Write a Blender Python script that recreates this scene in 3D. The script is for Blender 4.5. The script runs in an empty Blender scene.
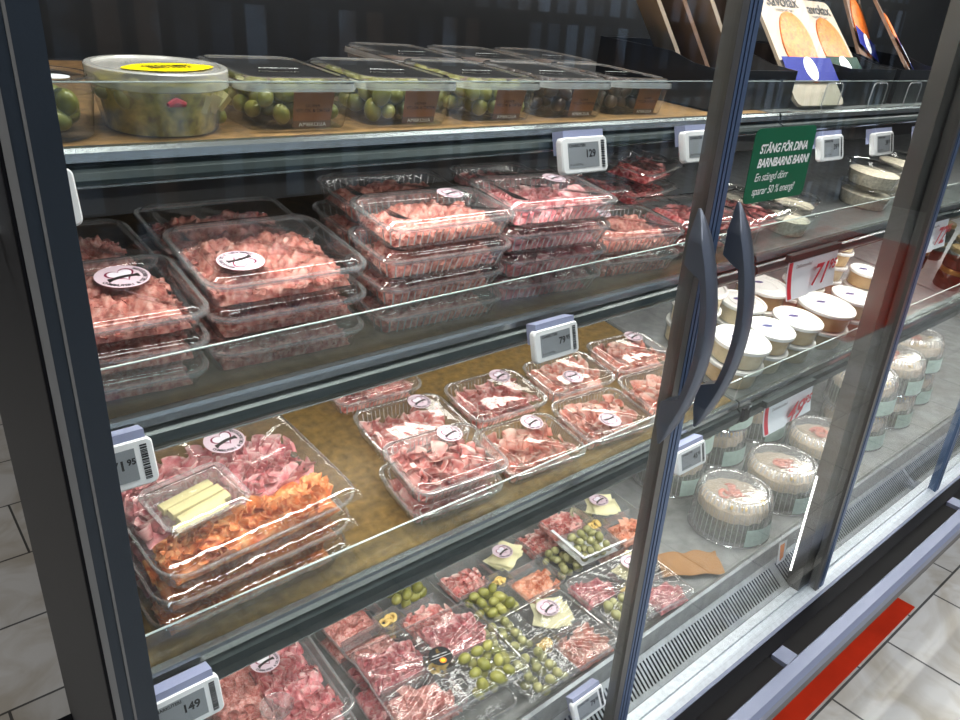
import bpy, math, random
from mathutils import Vector, Matrix, noise
random.seed(7)
R = math.radians
PI = math.pi
C = bpy.context.scene.collection

# ------------------------------------------------------------------ materials
def newmat(name):
    m = bpy.data.materials.new(name); m.use_nodes = True
    nt = m.node_tree; nt.nodes.clear()
    out = nt.nodes.new('ShaderNodeOutputMaterial')
    return m, nt, out

def N(nt, kind, **kw):
    n = nt.nodes.new(kind)
    for k, v in kw.items():
        if k in n.inputs.keys(): n.inputs[k].default_value = v
        else: setattr(n, k, v)
    return n

def pbr(name, col, rough=.5, metal=0, bump=0, bscale=60, var=0, emit=None, spec=.5, sss=0):
    m, nt, out = newmat(name)
    b = N(nt, 'ShaderNodeBsdfPrincipled')
    b.inputs['Base Color'].default_value = (*col, 1)
    b.inputs['Roughness'].default_value = rough
    b.inputs['Metallic'].default_value = metal
    b.inputs['Specular IOR Level'].default_value = spec
    if emit:
        b.inputs['Emission Color'].default_value = (*col, 1); b.inputs['Emission Strength'].default_value = emit
    nt.links.new(b.outputs[0], out.inputs[0])
    if bump or var:
        tc = N(nt, 'ShaderNodeTexCoord'); nz = N(nt, 'ShaderNodeTexNoise'); nz.inputs['Scale'].default_value = bscale
        nz.inputs['Detail'].default_value = 4
        nt.links.new(tc.outputs['Object'], nz.inputs['Vector'])
        if bump:
            bp = N(nt, 'ShaderNodeBump'); bp.inputs['Strength'].default_value = bump; bp.inputs['Distance'].default_value = .002
            nt.links.new(nz.outputs[0], bp.inputs['Height']); nt.links.new(bp.outputs[0], b.inputs['Normal'])
        if var:
            rp = N(nt, 'ShaderNodeValToRGB')
            rp.color_ramp.elements[0].position = .3; rp.color_ramp.elements[1].position = .7
            rp.color_ramp.elements[0].color = (*[c * (1 - var) for c in col], 1)
            rp.color_ramp.elements[1].color = (*[min(1, c * (1 + var)) for c in col], 1)
            nt.links.new(nz.outputs[0], rp.inputs[0]); nt.links.new(rp.outputs[0], b.inputs['Base Color'])
    return m

def clear(name, tint=(1, 1, 1), gloss=1.0, rough=.07, haze=.04, bump=0, bscale=60, stretch=None, base=.03, hazecol=(.95, .95, .95), ior=1.5):
    """thin clear plastic or glass: see-through with a fresnel-weighted gloss and a little haze"""
    m, nt, out = newmat(name)
    tr = N(nt, 'ShaderNodeBsdfTransparent'); tr.inputs[0].default_value = (*tint, 1)
    df = N(nt, 'ShaderNodeBsdfDiffuse'); df.inputs[0].default_value = (*hazecol, 1)
    mx0 = N(nt, 'ShaderNodeMixShader'); mx0.inputs[0].default_value = haze
    nt.links.new(tr.outputs[0], mx0.inputs[1]); nt.links.new(df.outputs[0], mx0.inputs[2])
    gl = N(nt, 'ShaderNodeBsdfGlossy'); gl.inputs['Roughness'].default_value = rough
    fr = N(nt, 'ShaderNodeLayerWeight'); fr.inputs['Blend'].default_value = .5
    pw = N(nt, 'ShaderNodeMath', operation='POWER'); pw.inputs[1].default_value = 5
    nt.links.new(fr.outputs['Facing'], pw.inputs[0])
    sc_ = N(nt, 'ShaderNodeMath', operation='MULTIPLY_ADD'); sc_.inputs[1].default_value = .96; sc_.inputs[2].default_value = .04
    nt.links.new(pw.outputs[0], sc_.inputs[0])
    ma = N(nt, 'ShaderNodeMath', operation='MULTIPLY_ADD'); ma.inputs[1].default_value = gloss; ma.inputs[2].default_value = base
    ma.use_clamp = True
    nt.links.new(sc_.outputs[0], ma.inputs[0])
    mx = N(nt, 'ShaderNodeMixShader'); nt.links.new(ma.outputs[0], mx.inputs[0])
    nt.links.new(mx0.outputs[0], mx.inputs[1]); nt.links.new(gl.outputs[0], mx.inputs[2])
    nt.links.new(mx.outputs[0], out.inputs[0])
    if bump:
        tc = N(nt, 'ShaderNodeTexCoord'); mp = N(nt, 'ShaderNodeMapping')
        if stretch: mp.inputs['Scale'].default_value = stretch
        nz = N(nt, 'ShaderNodeTexNoise'); nz.inputs['Scale'].default_value = bscale; nz.inputs['Detail'].default_value = 3
        nt.links.new(tc.outputs['Object'], mp.inputs[0]); nt.links.new(mp.outputs[0], nz.inputs['Vector'])
        bp = N(nt, 'ShaderNodeBump'); bp.inputs['Strength'].default_value = bump; bp.inputs['Distance'].default_value = .003
        nt.links.new(nz.outputs[0], bp.inputs['Height'])
        nt.links.new(bp.outputs[0], gl.inputs['Normal']); nt.links.new(bp.outputs[0], fr.inputs['Normal'])
    return m

def meat(name, dark, mid, fatc, scale=70, fatw=1.0, rough=.38, flecks=0):
    m, nt, out = newmat(name)
    b = N(nt, 'ShaderNodeBsdfPrincipled'); b.inputs['Roughness'].default_value = rough
    tc = N(nt, 'ShaderNodeTexCoord')
    nz = N(nt, 'ShaderNodeTexNoise'); nz.inputs['Scale'].default_value = scale; nz.inputs['Detail'].default_value = 5
    nt.links.new(tc.outputs['Object'], nz.inputs['Vector'])
    rp = N(nt, 'ShaderNodeValToRGB'); e = rp.color_ramp.elements
    e[0].position = .33; e[0].color = (*dark, 1); e[1].position = .52; e[1].color = (*mid, 1)
    x = e.new(.70); x.color = (*[(a + c) / 2 for a, c in zip(mid, fatc)], 1)
    nt.links.new(nz.outputs[0], rp.inputs[0])
    at = N(nt, 'ShaderNodeAttribute'); at.attribute_name = 'fat'
    n2 = N(nt, 'ShaderNodeTexNoise'); n2.inputs['Scale'].default_value = scale * 1.7
    nt.links.new(tc.outputs['Object'], n2.inputs['Vector'])
    mu = N(nt, 'ShaderNodeMath', operation='MULTIPLY'); mr = N(nt, 'ShaderNodeMapRange')
    mr.inputs[1].default_value = .35; mr.inputs[2].default_value = .62
    nt.links.new(n2.outputs[0], mr.inputs[0]); nt.links.new(mr.outputs[0], mu.inputs[0]); nt.links.new(at.outputs['Fac'], mu.inputs[1])
    m2 = N(nt, 'ShaderNodeMath', operation='MULTIPLY'); m2.inputs[1].default_value = fatw; m2.use_clamp = True
    nt.links.new(mu.outputs[0], m2.inputs[0])
    mx = N(nt, 'ShaderNodeMixRGB'); mx.inputs[2].default_value = (*fatc, 1)
    nt.links.new(m2.outputs[0], mx.inputs[0]); nt.links.new(rp.outputs[0], mx.inputs[1])
    last = mx
    if flecks:
        vo = N(nt, 'ShaderNodeTexVoronoi'); vo.inputs['Scale'].default_value = flecks
        nt.links.new(tc.outputs['Object'], vo.inputs['Vector'])
        m3 = N(nt, 'ShaderNodeMapRange'); m3.inputs[1].default_value = .30; m3.inputs[2].default_value = .2
        nt.links.new(vo.outputs['Distance'], m3.inputs[0])
        mf = N(nt, 'ShaderNodeMixRGB'); mf.inputs[2].default_value = (*fatc, 1)
        m4 = N(nt, 'ShaderNodeMath', operation='MULTIPLY'); m4.inputs[1].default_value = .75
        nt.links.new(m3.outputs[0], m4.inputs[0]); nt.links.new(m4.outputs[0], mf.inputs[0])
        nt.links.new(mx.outputs[0], mf.inputs[1]); last = mf
    nt.links.new(last.outputs[0], b.inputs['Base Color'])
    bp = N(nt, 'ShaderNodeBump'); bp.inputs['Strength'].default_value = .35; bp.inputs['Distance'].default_value = .002
    nt.links.new(nz.outputs[0], bp.inputs['Height']); nt.links.new(bp.outputs[0], b.inputs['Normal'])
    # thin slices let some light through
    tl = N(nt, 'ShaderNodeBsdfTranslucent'); nt.links.new(last.outputs[0], tl.inputs[0])
    ms = N(nt, 'ShaderNodeMixShader'); ms.inputs[0].default_value = .22
    nt.links.new(b.outputs[0], ms.inputs[1]); nt.links.new(tl.outputs[0], ms.inputs[2])
    nt.links.new(ms.outputs[0], out.inputs[0])
    return m

M = {}
M['slate'] = pbr('slate_lacquer', (.018, .028, .040), .42, bump=.05, bscale=400)
M['slate2'] = pbr('slate_lacquer_grey', (.042, .044, .050), .5, bump=.05, bscale=300)
M['black'] = pbr('black_rubber', (.005, .005, .007), .5, spec=.12)
M['grey_strip'] = pbr('grey_gasket', (.16, .16, .155), .5)
M['blue_trim'] = pbr('blue_grey_profile', (.10, .15, .25), .35, metal=.3)
M['blue_dark'] = pbr('dark_blue_seal', (.008, .014, .04), .3)
M['post'] = pbr('brushed_grey_post', (.17, .165, .155), .3, metal=.6, bump=.05, bscale=200)
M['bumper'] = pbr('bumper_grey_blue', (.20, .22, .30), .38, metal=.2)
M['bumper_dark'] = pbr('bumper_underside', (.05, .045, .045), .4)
M['sill'] = pbr('sill_white_metal', (.62, .66, .70), .3, metal=.35, bump=.05, bscale=90, var=.1)
M['rail'] = pbr('rail_green_grey', (.030, .043, .044), .33, metal=.35)
M['chrome'] = pbr('chrome_edge', (.42, .45, .45), .25, metal=.9)
M['steel'] = pbr('galvanised_steel', (.34, .35, .35), .35, metal=.6, bump=.1, bscale=40, var=.15)
M['deck'] = pbr('deck_liner_grey', (.235, .24, .235), .45, bump=.25, bscale=30, var=.22)
M['inner'] = pbr('dark_cabinet_inner', (.008, .009, .011), .35, bump=.03)
M['inner_mid'] = pbr('grey_cabinet_inner', (.075, .072, .068), .45)
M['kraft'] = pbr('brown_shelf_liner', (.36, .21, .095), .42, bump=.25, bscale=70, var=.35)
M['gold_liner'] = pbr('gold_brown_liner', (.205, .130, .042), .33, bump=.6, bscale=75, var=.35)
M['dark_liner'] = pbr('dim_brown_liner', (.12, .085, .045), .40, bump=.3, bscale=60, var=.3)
M['kraft_paper'] = pbr('kraft_paper', (.33, .18, .075), .7, bump=.1)
M['kraft_label'] = pbr('kraft_label', (.36, .16, .075), .6)
M['handle'] = pbr('handle_gunmetal', (.16, .18, .22), .32, metal=.5)
M['green'] = pbr('green_sticker', (.0, .135, .060), .45)
M['white'] = pbr('white_plastic', (.80, .81, .82), .4)
M['white_lid'] = pbr('white_lid_plastic', (.66, .655, .63), .32)
M['white_print'] = pbr('white_print', (.9, .92, .9), .5)
M['lilac'] = pbr('lilac_clip', (.33, .36, .52), .3)
M['screen'] = pbr('grey_screen', (.27, .29, .31), .3)
M['ink'] = pbr('black_ink', (.012, .012, .014), .5)
M['navy'] = pbr('navy_print', (.02, .03, .14), .5)
M['red_ink'] = pbr('red_print', (.62, .035, .06), .5)
M['red_floor'] = pbr('red_floor_strip', (.52, .035, .01), .35, bump=.05, var=.15, bscale=8)
M['card'] = pbr('white_card', (.78, .82, .86), .5)
M['sticker'] = pbr('pink_sticker', (.70, .56, .62), .6, spec=.2)
M['heart_fill'] = pbr('heart_fill', (.80, .76, .82), .6, spec=.2)
M['heart_line'] = pbr('heart_outline', (.22, .02, .06), .5)
M['moustache'] = pbr('dark_brown_print', (.028, .022, .02), .5)
M['yellow'] = pbr('yellow_label', (.93, .74, .0), .45)
M['gold'] = pbr('gold_lid', (.22, .15, .05), .35, metal=.7)
M['orange'] = pbr('orange_print', (.9, .28, .03), .5)
M['salmon'] = pbr('salmon_print', (.62, .15, .02), .5, bump=.2, bscale=120, var=.4)
M['pack_beige'] = pbr('pack_beige', (.40, .33, .26), .55)
M['pack_brown'] = pbr('pack_brown', (.22, .14, .10), .5)
M['pack_blue'] = pbr('pack_blue', (.012, .022, .22), .6, spec=.2)
M['pack_green'] = pbr('pack_green', (.008, .04, .025), .6, spec=.2)
M['black_tray'] = pbr('black_tray_plastic', (.010, .012, .016), .3)
M['cheese'] = pbr('pale_cheese', (.70, .62, .33), .5, bump=.1, bscale=90, sss=.1)
M['cheese_cream'] = pbr('cream_cheese_sheet', (.82, .77, .50), .5, bump=.2, bscale=100)
M['ring'] = pbr('yellow_ring_snack', (.78, .56, .20), .4)
M['salad'] = pbr('white_salad', (.74, .68, .54), .5, bump=1.0, bscale=160, var=.25)
M['hummus'] = pbr('tan_spread', (.60, .44, .24), .5, bump=.3, bscale=60, var=.12)
M['spread_pale'] = pbr('pale_cream_spread', (.68, .58, .38), .5, bump=.3, bscale=60, var=.1)
M['spread_pink'] = pbr('pink_spread', (.70, .42, .32), .5, bump=.3, bscale=60, var=.1)
M['herb'] = pbr('green_herb_side', (.040, .060, .030), .6, bump=1.0, bscale=150, var=.95)
M['cream'] = pbr('cream_topping', (.52, .43, .32), .5, bump=.5, bscale=70, var=.12)
M['shrimp'] = pbr('pink_shrimp', (.72, .26, .18), .4, bump=.4, bscale=90, var=.2)
M['egg'] = pbr('yellow_garnish', (.80, .55, .15), .45)
M['leaf'] = pbr('leaf_garnish', (.12, .25, .06), .5)
M['label_mint'] = pbr('mint_label', (.40, .50, .46), .45, var=.12, bscale=60)
M['led'] = pbr('led_lens', (1, .98, .95), .5, emit=3.5)
M['dark_jar'] = pbr('dark_olive_jar', (.010, .011, .006), .2)

def olive_mat(name, a, b):
    m, nt, out = newmat(name)
    p = N(nt, 'ShaderNodeBsdfPrincipled'); p.inputs['Roughness'].default_value = .28
    oi = N(nt, 'ShaderNodeObjectInfo'); tc = N(nt, 'ShaderNodeTexCoord'); nz = N(nt, 'ShaderNodeTexNoise'); nz.inputs['Scale'].default_value = 45
    nt.links.new(tc.outputs['Object'], nz.inputs['Vector'])
    ad = N(nt, 'ShaderNodeMath', operation='MULTIPLY_ADD'); ad.inputs[1].default_value = .55
    mu = N(nt, 'ShaderNodeMath', operation='MULTIPLY'); mu.inputs[1].default_value = .45
    nt.links.new(nz.outputs[0], mu.inputs[0]); nt.links.new(oi.outputs['Random'], ad.inputs[0]); nt.links.new(mu.outputs[0], ad.inputs[2])
    mx = N(nt, 'ShaderNodeMixRGB'); mx.inputs[1].default_value = (*a, 1); mx.inputs[2].default_value = (*b, 1)
    nt.links.new(ad.outputs[0], mx.inputs[0]); nt.links.new(mx.outputs[0], p.inputs['Base Color']); nt.links.new(p.outputs[0], out.inputs[0])
    return m
M['olive'] = olive_mat('green_olive_skin', (.17, .18, .03), (.44, .41, .12))
M['olive_pale'] = olive_mat('pale_olive_skin', (.26, .26, .10), (.45, .43, .22))
M['olive_dark'] = olive_mat('dark_olive_skin', (.02, .012, .015), (.10, .06, .04))
M['antipasto'] = pbr('olive_antipasto', (.42, .36, .09), .35, bump=1, bscale=90, var=.7)

M['ham'] = meat('prosciutto', (.52, .13, .10), (.80, .33, .25), (.96, .80, .70), 40, 1.2)
M['ham_dark'] = meat('dark_ham', (.46, .09, .09), (.73, .25, .22), (.95, .78, .72), 45, 1.15)
M['shaved'] = meat('shaved_pork', (.40, .085, .07), (.70, .26, .21), (.93, .68, .58), 120, .8)
M['pinkham'] = meat('pink_ham', (.48, .10, .13), (.78, .27, .29), (.95, .74, .70), 60, .9)
M['raw'] = meat('raw_beef', (.40, .03, .04), (.68, .13, .13), (.90, .65, .60), 80, .7)
M['chorizo'] = meat('chorizo', (.50, .085, .02), (.80, .25, .06), (.95, .60, .30), 70, .7, flecks=130)
M['salami'] = meat('salami', (.52, .15, .13), (.76, .34, .30), (.93, .74, .66), 200, .5, flecks=260)
M['orangeham'] = meat('cured_ham_orange', (.58, .17, .10), (.85, .38, .24), (.95, .72, .58), 55, .8)

M['clear'] = clear('clear_tray_plastic', gloss=1.3, rough=.045, haze=.02, bump=.5, bscale=30, base=.01)
M['clear_rib'] = clear('ribbed_tray_plastic', gloss=1.2, rough=.06, haze=.05, bump=.5, bscale=60, base=.02)
M['rim'] = clear('tray_rim_plastic', gloss=2.0, rough=.08, haze=.15, bump=.5, bscale=40, base=.13)
M['lid'] = clear('clear_lid_plastic', gloss=1.5, rough=.03, haze=.012, bump=.45, bscale=16, base=.01)
M['film'] = clear('cling_film', gloss=2.2, rough=.07, haze=.02, bump=.4, bscale=40, stretch=(1, 2.2, 1), base=.05)
M['milky'] = clear('milky_lid_plastic', gloss=1.0, rough=.2, haze=.46, base=.03, bump=.1, hazecol=(.85, .85, .82))
M['milky_side'] = clear('milky_tub_plastic', gloss=.8, rough=.2, haze=.12, base=.02, bump=.3)
M['dome'] = clear('fluted_dome_plastic', gloss=1.8, rough=.07, haze=.16, base=.06, bump=.2)
M['lid_bright'] = clear('box_lid_painted_sheen', gloss=2.6, rough=.06, haze=.10, bump=.3, bscale=20, base=.12)  # white haze stands in for reflections on the olive box lids
M['rib'] = clear('tray_side_ribs', gloss=2.4, rough=.12, haze=.42, base=.12)
M['rim_bright'] = clear('rim_painted_highlight', gloss=2.5, rough=.10, haze=.42, bump=.3, bscale=40, base=.15)  # whiteness in the haze imitates highlights on rims and stop edges
M['ridge'] = clear('dome_ridge_plastic', gloss=2.5, rough=.15, haze=.42, base=.12)
M['guard'] = clear('shelf_front_guard', gloss=.5, rough=.03, haze=.02, base=.02, tint=(.93, .96, .95))
M['guard_edge'] = pbr('guard_edge', (.55, .62, .60), .2, spec=.8)
M['glass'] = clear('door_glass', gloss=.62, rough=.004, haze=.0, base=-.004, tint=(.955, .97, .965), hazecol=(.7, .8, .9))

def tile_mat():
    m, nt, out = newmat('marble_floor_tiles')
    b = N(nt, 'ShaderNodeBsdfPrincipled'); b.inputs['Roughness'].default_value = .35
    tc = N(nt, 'ShaderNodeTexCoord'); mp = N(nt, 'ShaderNodeMapping')
    mp.inputs['Location'].default_value = (-.03, .075, 0)
    br = N(nt, 'ShaderNodeTexBrick'); br.offset = .5; br.inputs['Scale'].default_value = 1
    br.inputs['Brick Width'].default_value = .34; br.inputs['Row Height'].default_value = .155 * 2
    br.inputs['Mortar Size'].default_value = .0035; br.inputs['Mortar Smooth'].default_value = .1
    br.inputs['Color1'].default_value = (.50, .49, .47, 1); br.inputs['Color2'].default_value = (.58, .57, .55, 1)
    br.inputs['Mortar'].default_value = (.10, .10, .10, 1)
    nt.links.new(tc.outputs['Object'], mp.inputs[0]); nt.links.new(mp.outputs[0], br.inputs['Vector'])
    nz = N(nt, 'ShaderNodeTexNoise'); nz.inputs['Scale'].default_value = 5; nz.inputs['Detail'].default_value = 8; nz.inputs['Distortion'].default_value = 1.6
    nt.links.new(tc.outputs['Object'], nz.inputs['Vector'])
    rp = N(nt, 'ShaderNodeValToRGB'); rp.color_ramp.elements[0].position = .36; rp.color_ramp.elements[0].color = (.70, .64, .55, 1)
    rp.color_ramp.elements[1].position = .60; rp.color_ramp.elements[1].color = (1, 1, 1, 1)
    nt.links.new(nz.outputs[0], rp.inputs[0])
    mx = N(nt, 'ShaderNodeMixRGB', blend_type='MULTIPLY'); mx.inputs[0].default_value = .8
    nt.links.new(br.outputs[0], mx.inputs[1]); nt.links.new(rp.outputs[0], mx.inputs[2]); nt.links.new(mx.outputs[0], b.inputs['Base Color'])
    nt.links.new(b.outputs[0], out.inputs[0])
    return m
M['tile'] = tile_mat()

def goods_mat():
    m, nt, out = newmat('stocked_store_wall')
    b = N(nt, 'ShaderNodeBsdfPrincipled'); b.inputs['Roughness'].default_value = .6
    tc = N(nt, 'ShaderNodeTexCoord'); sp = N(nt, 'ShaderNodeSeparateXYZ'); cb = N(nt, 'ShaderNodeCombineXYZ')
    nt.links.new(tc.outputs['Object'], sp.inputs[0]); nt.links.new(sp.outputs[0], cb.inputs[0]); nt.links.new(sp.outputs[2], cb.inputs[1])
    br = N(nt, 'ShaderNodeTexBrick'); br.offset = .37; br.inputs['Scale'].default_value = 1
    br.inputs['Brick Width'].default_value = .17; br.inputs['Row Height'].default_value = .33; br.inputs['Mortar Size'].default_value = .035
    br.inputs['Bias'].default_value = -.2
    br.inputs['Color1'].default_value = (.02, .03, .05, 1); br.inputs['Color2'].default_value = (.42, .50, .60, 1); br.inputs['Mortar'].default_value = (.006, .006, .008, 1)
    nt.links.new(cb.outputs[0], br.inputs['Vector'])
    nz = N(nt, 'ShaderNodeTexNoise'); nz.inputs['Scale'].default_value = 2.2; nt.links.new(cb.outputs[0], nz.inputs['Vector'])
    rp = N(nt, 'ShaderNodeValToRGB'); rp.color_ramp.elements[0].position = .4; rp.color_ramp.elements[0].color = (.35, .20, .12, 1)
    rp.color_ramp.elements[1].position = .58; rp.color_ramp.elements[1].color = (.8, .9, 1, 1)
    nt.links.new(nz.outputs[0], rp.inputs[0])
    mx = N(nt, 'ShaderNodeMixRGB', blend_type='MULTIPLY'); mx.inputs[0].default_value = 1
    nt.links.new(br.outputs[0], mx.inputs[1]); nt.links.new(rp.outputs[0], mx.inputs[2]); nt.links.new(mx.outputs[0], b.inputs['Base Color']); nt.links.new(mx.outputs[0], b.inputs['Emission Color']); b.inputs['Emission Strength'].default_value = 1.3  # wall glows by itself so the door glass reflects a brighter store
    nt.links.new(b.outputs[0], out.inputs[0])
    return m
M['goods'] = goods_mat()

# ------------------------------------------------------------------ mesh helpers
class MB:
    def __init__(s): s.v = []; s.f = []; s.fat = []
    def add(s, V, F, fat=0.0):
        b = len(s.v); s.v += [tuple(p) for p in V]; s.f += [tuple(b + i for i in f) for f in F]
        s.fat += list(fat) if isinstance(fat, (list, tuple)) else [fat] * len(V)
        return s
    def box(s, x0, x1, y0, y1, z0, z1):
        V = [(x0, y0, z0), (x1, y0, z0), (x1, y1, z0), (x0, y1, z0), (x0, y0, z1), (x1, y0, z1), (x1, y1, z1), (x0, y1, z1)]
        return s.add(V, [(0, 3, 2, 1), (4, 5, 6, 7), (0, 1, 5, 4), (1, 2, 6, 5), (2, 3, 7, 6), (3, 0, 4, 7)])
    def loft(s, loops, cap0=False, cap1=False, closed=True, fat=0.0):
        n = len(loops[0]); V = [p for l in loops for p in l]; F = []
        for i in range(len(loops) - 1):
            for j in range(n if closed else n - 1):
                k = (j + 1) % n
                F.append((i * n + j, i * n + k, (i + 1) * n + k, (i + 1) * n + j))
        if cap0: F.append(tuple(range(n - 1, -1, -1)))
        if cap1: F.append(tuple((len(loops) - 1) * n + j for j in range(n)))
        return s.add(V, F, fat)
    def lathe(s, prof, n=48, cap0=False, cap1=False, cx=0, cy=0, flute=0, nf=0):
        loops = []
        for q in prof:
            r, z = q[0], q[1]; fl = q[2] if len(q) > 2 else 0
            loops.append([(cx + (r + fl * flute * math.cos(nf * 2 * PI * j / n)) * math.cos(2 * PI * j / n),
                           cy + (r + fl * flute * math.cos(nf * 2 * PI * j / n)) * math.sin(2 * PI * j / n), z) for j in range(n)])
        return s.loft(loops, cap0, cap1)
    def tube(s, path, rad, n=8, caps=True):
        loops = []
        for i, p in enumerate(path):
            p = Vector(p); a = Vector(path[max(0, i - 1)]); b = Vector(path[min(len(path) - 1, i + 1)])
            t = (b - a).normalized(); u = t.cross(Vector((0, 0, 1)))
            if u.length < .1: u = t.cross(Vector((1, 0, 0)))
            u.normalize(); w = t.cross(u); r = rad[i] if isinstance(rad, list) else rad
            loops.append([tuple(p + (u * math.cos(2 * PI * j / n) + w * math.sin(2 * PI * j / n)) * r) for j in range(n)])
        return s.loft(loops, caps, caps)
    def extrude_x(s, prof, x0, x1):
        return s.loft([[(x0, y, z) for y, z in prof], [(x1, y, z) for y, z in prof]], True, True)
    def mesh(s, name, mat, smooth=True, angle=40):
        me = bpy.data.meshes.new(name); me.from_pydata(s.v, [], s.f); me.materials.append(mat)
        if any(s.fat):
            a = me.attributes.new('fat', 'FLOAT', 'POINT'); a.data.foreach_set('value', s.fat)
        if smooth:
            me.polygons.foreach_set('use_smooth', [True] * len(me.polygons))
            me.set_sharp_from_angle(angle=R(angle))
        me.update()
        return me

def ob(name, me, parent=None, loc=(0, 0, 0), rot=(0, 0, 0), scale=None):
    o = bpy.data.objects.new(name, me); C.objects.link(o)
    if parent: o.parent = parent
    o.location = loc; o.rotation_euler = rot
    if scale: o.scale = scale
    return o
def tag(o, label=None, cat=None, group=None, kind=None):
    if label: o['label'] = label
    if cat: o['category'] = cat
    if group: o['group'] = group
    if kind: o['kind'] = kind
    return o
def thing(name, label, cat, group=None, loc=(0, 0, 0), rot=(0, 0, 0)):
    return tag(ob(name, None, None, loc, rot), label, cat, group)
def dup(root, label=None, group=None, loc=None, rot=None, cat=None):
    def cp(o, par):
        c = o.copy(); C.objects.link(c)
        if par: c.parent = par
        for ch in [x for x in KIDS.get(o.name, [])]:
            d = cp(ch, c); KIDS.setdefault(c.name, []).append(d)
        return c
    c = cp(root, None)
    if label: c['label'] = label
    if group: c['group'] = group
    if cat: c['category'] = cat
    if loc is not None: c.location = loc
    if rot is not None: c.rotation_euler = rot
    return c
KIDS = {}
def kid(name, me, parent, loc=(0, 0, 0), rot=(0, 0, 0), scale=None):
    o = ob(name, me, parent, loc, rot, scale); KIDS.setdefault(parent.name, []).append(o); return o

def rrect(w, l, r, nc=6, ns=10, z=0, cx=0, cy=0):
    r = min(r, w / 2 - 1e-4, l / 2 - 1e-4)
    P = []
    cs = [(w / 2 - r, l / 2 - r, 0), (-w / 2 + r, l / 2 - r, 90), (-w / 2 + r, -l / 2 + r, 180), (w / 2 - r, -l / 2 + r, 270)]
    for k, (x, y, a) in enumerate(cs):
        arc = [(x + r * math.cos(R(a + 90 * i / nc)), y + r * math.sin(R(a + 90 * i / nc))) for i in range(nc + 1)]
        P += arc
        nx, ny, na = cs[(k + 1) % 4]
        q = (nx + r * math.cos(R(na)), ny + r * math.sin(R(na))); p = arc[-1]
        P += [(p[0] + (q[0] - p[0]) * i / ns, p[1] + (q[1] - p[1]) * i / ns) for i in range(1, ns)]
    return [(x + cx, y + cy, z) for x, y in P]

# shelf surfaces: front y, front z, rise towards the back in degrees
SH = {'A': (.15, 1.4885, 4), 'B': (.14, 1.245, 8), 'C': (.11, .965, 9), 'D': (.12, .455, 0)}
def on(shelf, x, s, h=0, yaw=0):
    y0, z0, t = SH[shelf]; t = R(t)
    loc = (x, y0 + s * math.cos(t) - h * math.sin(t), z0 + s * math.sin(t) + h * math.cos(t))
    rot = (Matrix.Rotation(t, 3, 'X') @ Matrix.Rotation(R(yaw), 3, 'Z')).to_euler()
    return loc, rot

# ------------------------------------------------------------------ text
def text_mesh(name, body, size, mat, shear=0, align='CENTER', bold=0, space=1.0, lines=1.0):
    cu = bpy.data.curves.new(name, 'FONT'); cu.body = body; cu.size = size; cu.align_x = align; cu.align_y = 'CENTER'
    cu.shear = shear; cu.offset = bold; cu.space_character = space; cu.space_line = lines; cu.resolution_u = 3
    o = bpy.data.objects.new(name, cu); C.objects.link(o)
    dg = bpy.context.evaluated_depsgraph_get()
    me = bpy.data.meshes.new_from_object(o.evaluated_get(dg)); me.name = name
    me.materials.clear(); me.materials.append(mat)
    C.objects.unlink(o); bpy.data.objects.remove(o)
    return me

# ------------------------------------------------------------------ meats
def lump(mb, w, l, h, seed, cx=0, cy=0, z=0, n=44, rough=.35, freq=60, fat=.25):
    V = []; F = []; A = []
    for i in range(n + 1):
        for j in range(n + 1):
            u = i / n * 2 - 1; v = j / n * 2 - 1
            e = max(0, 1 - abs(u) ** 5) * max(0, 1 - abs(v) ** 5)
            x = cx + u * w / 2; y = cy + v * l / 2
            q = noise.noise(Vector((x * freq, y * freq, seed * 3.1))); q2 = noise.noise(Vector((x * freq * 2.3, y * freq * 2.3, seed * 5.7))); q3 = noise.noise(Vector((x * freq * 5.5, y * freq * 5.5, seed * 1.7)))
            V.append((x + q2 * .002, y + q * .002, z + h * (e ** .5) * (.75 + rough * (q + .6 * q2 + .35 * q3)))); A.append(max(0, fat + q2 * .4 + q3 * .9))
    for i in range(n):
        for j in range(n):
            a = i * (n + 1) + j; F.append((a, a + n + 1, a + n + 2, a + 1))
    mb.add(V, F, A)

def ribbon(mb, cx, cy, cz, ang, L, W, amp, folds, lean, ph, seed, n=26, m=4, curl=0):
    n = 34; ca, sa = math.cos(ang), math.sin(ang); V = []; F = []; A = []
    for i in range(n + 1):
        u = i / n
        for j in range(m + 1):
            v = j / m
            a = amp * (.35 + .9 * v) * (1 + .4 * noise.noise(Vector((u * 4, seed, 2))))
            px = (u - .5) * L + a * .5 * math.sin(2 * PI * folds * 2 * u + ph)
            py = a * math.sin(2 * PI * folds * u + ph) + W * v * math.sin(lean) + curl * (u - .5) ** 2 * L
            pz = W * v * math.cos(lean) * (1 - .35 * abs(2 * u - 1) ** 2) + .3 * a * math.cos(2 * PI * folds * u + ph * 1.7)
            q = noise.noise_vector(Vector((px * 45 + seed, py * 45, pz * 45))) * .0016
            x = px + q.x; y = py + q.y; zz = pz + q.z
            V.append((cx + x * ca - y * sa, cy + x * sa + y * ca, cz + zz))
            A.append(1.25 if j == m else (.45 if j == m - 1 else (.12 if (i // 5) % 4 else .6)))
    for i in range(n):
        for j in range(m):
            k = i * (m + 1) + j; F.append((k, k + m + 1, k + m + 2, k + 1))
    mb.add(V, F, A)

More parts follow.
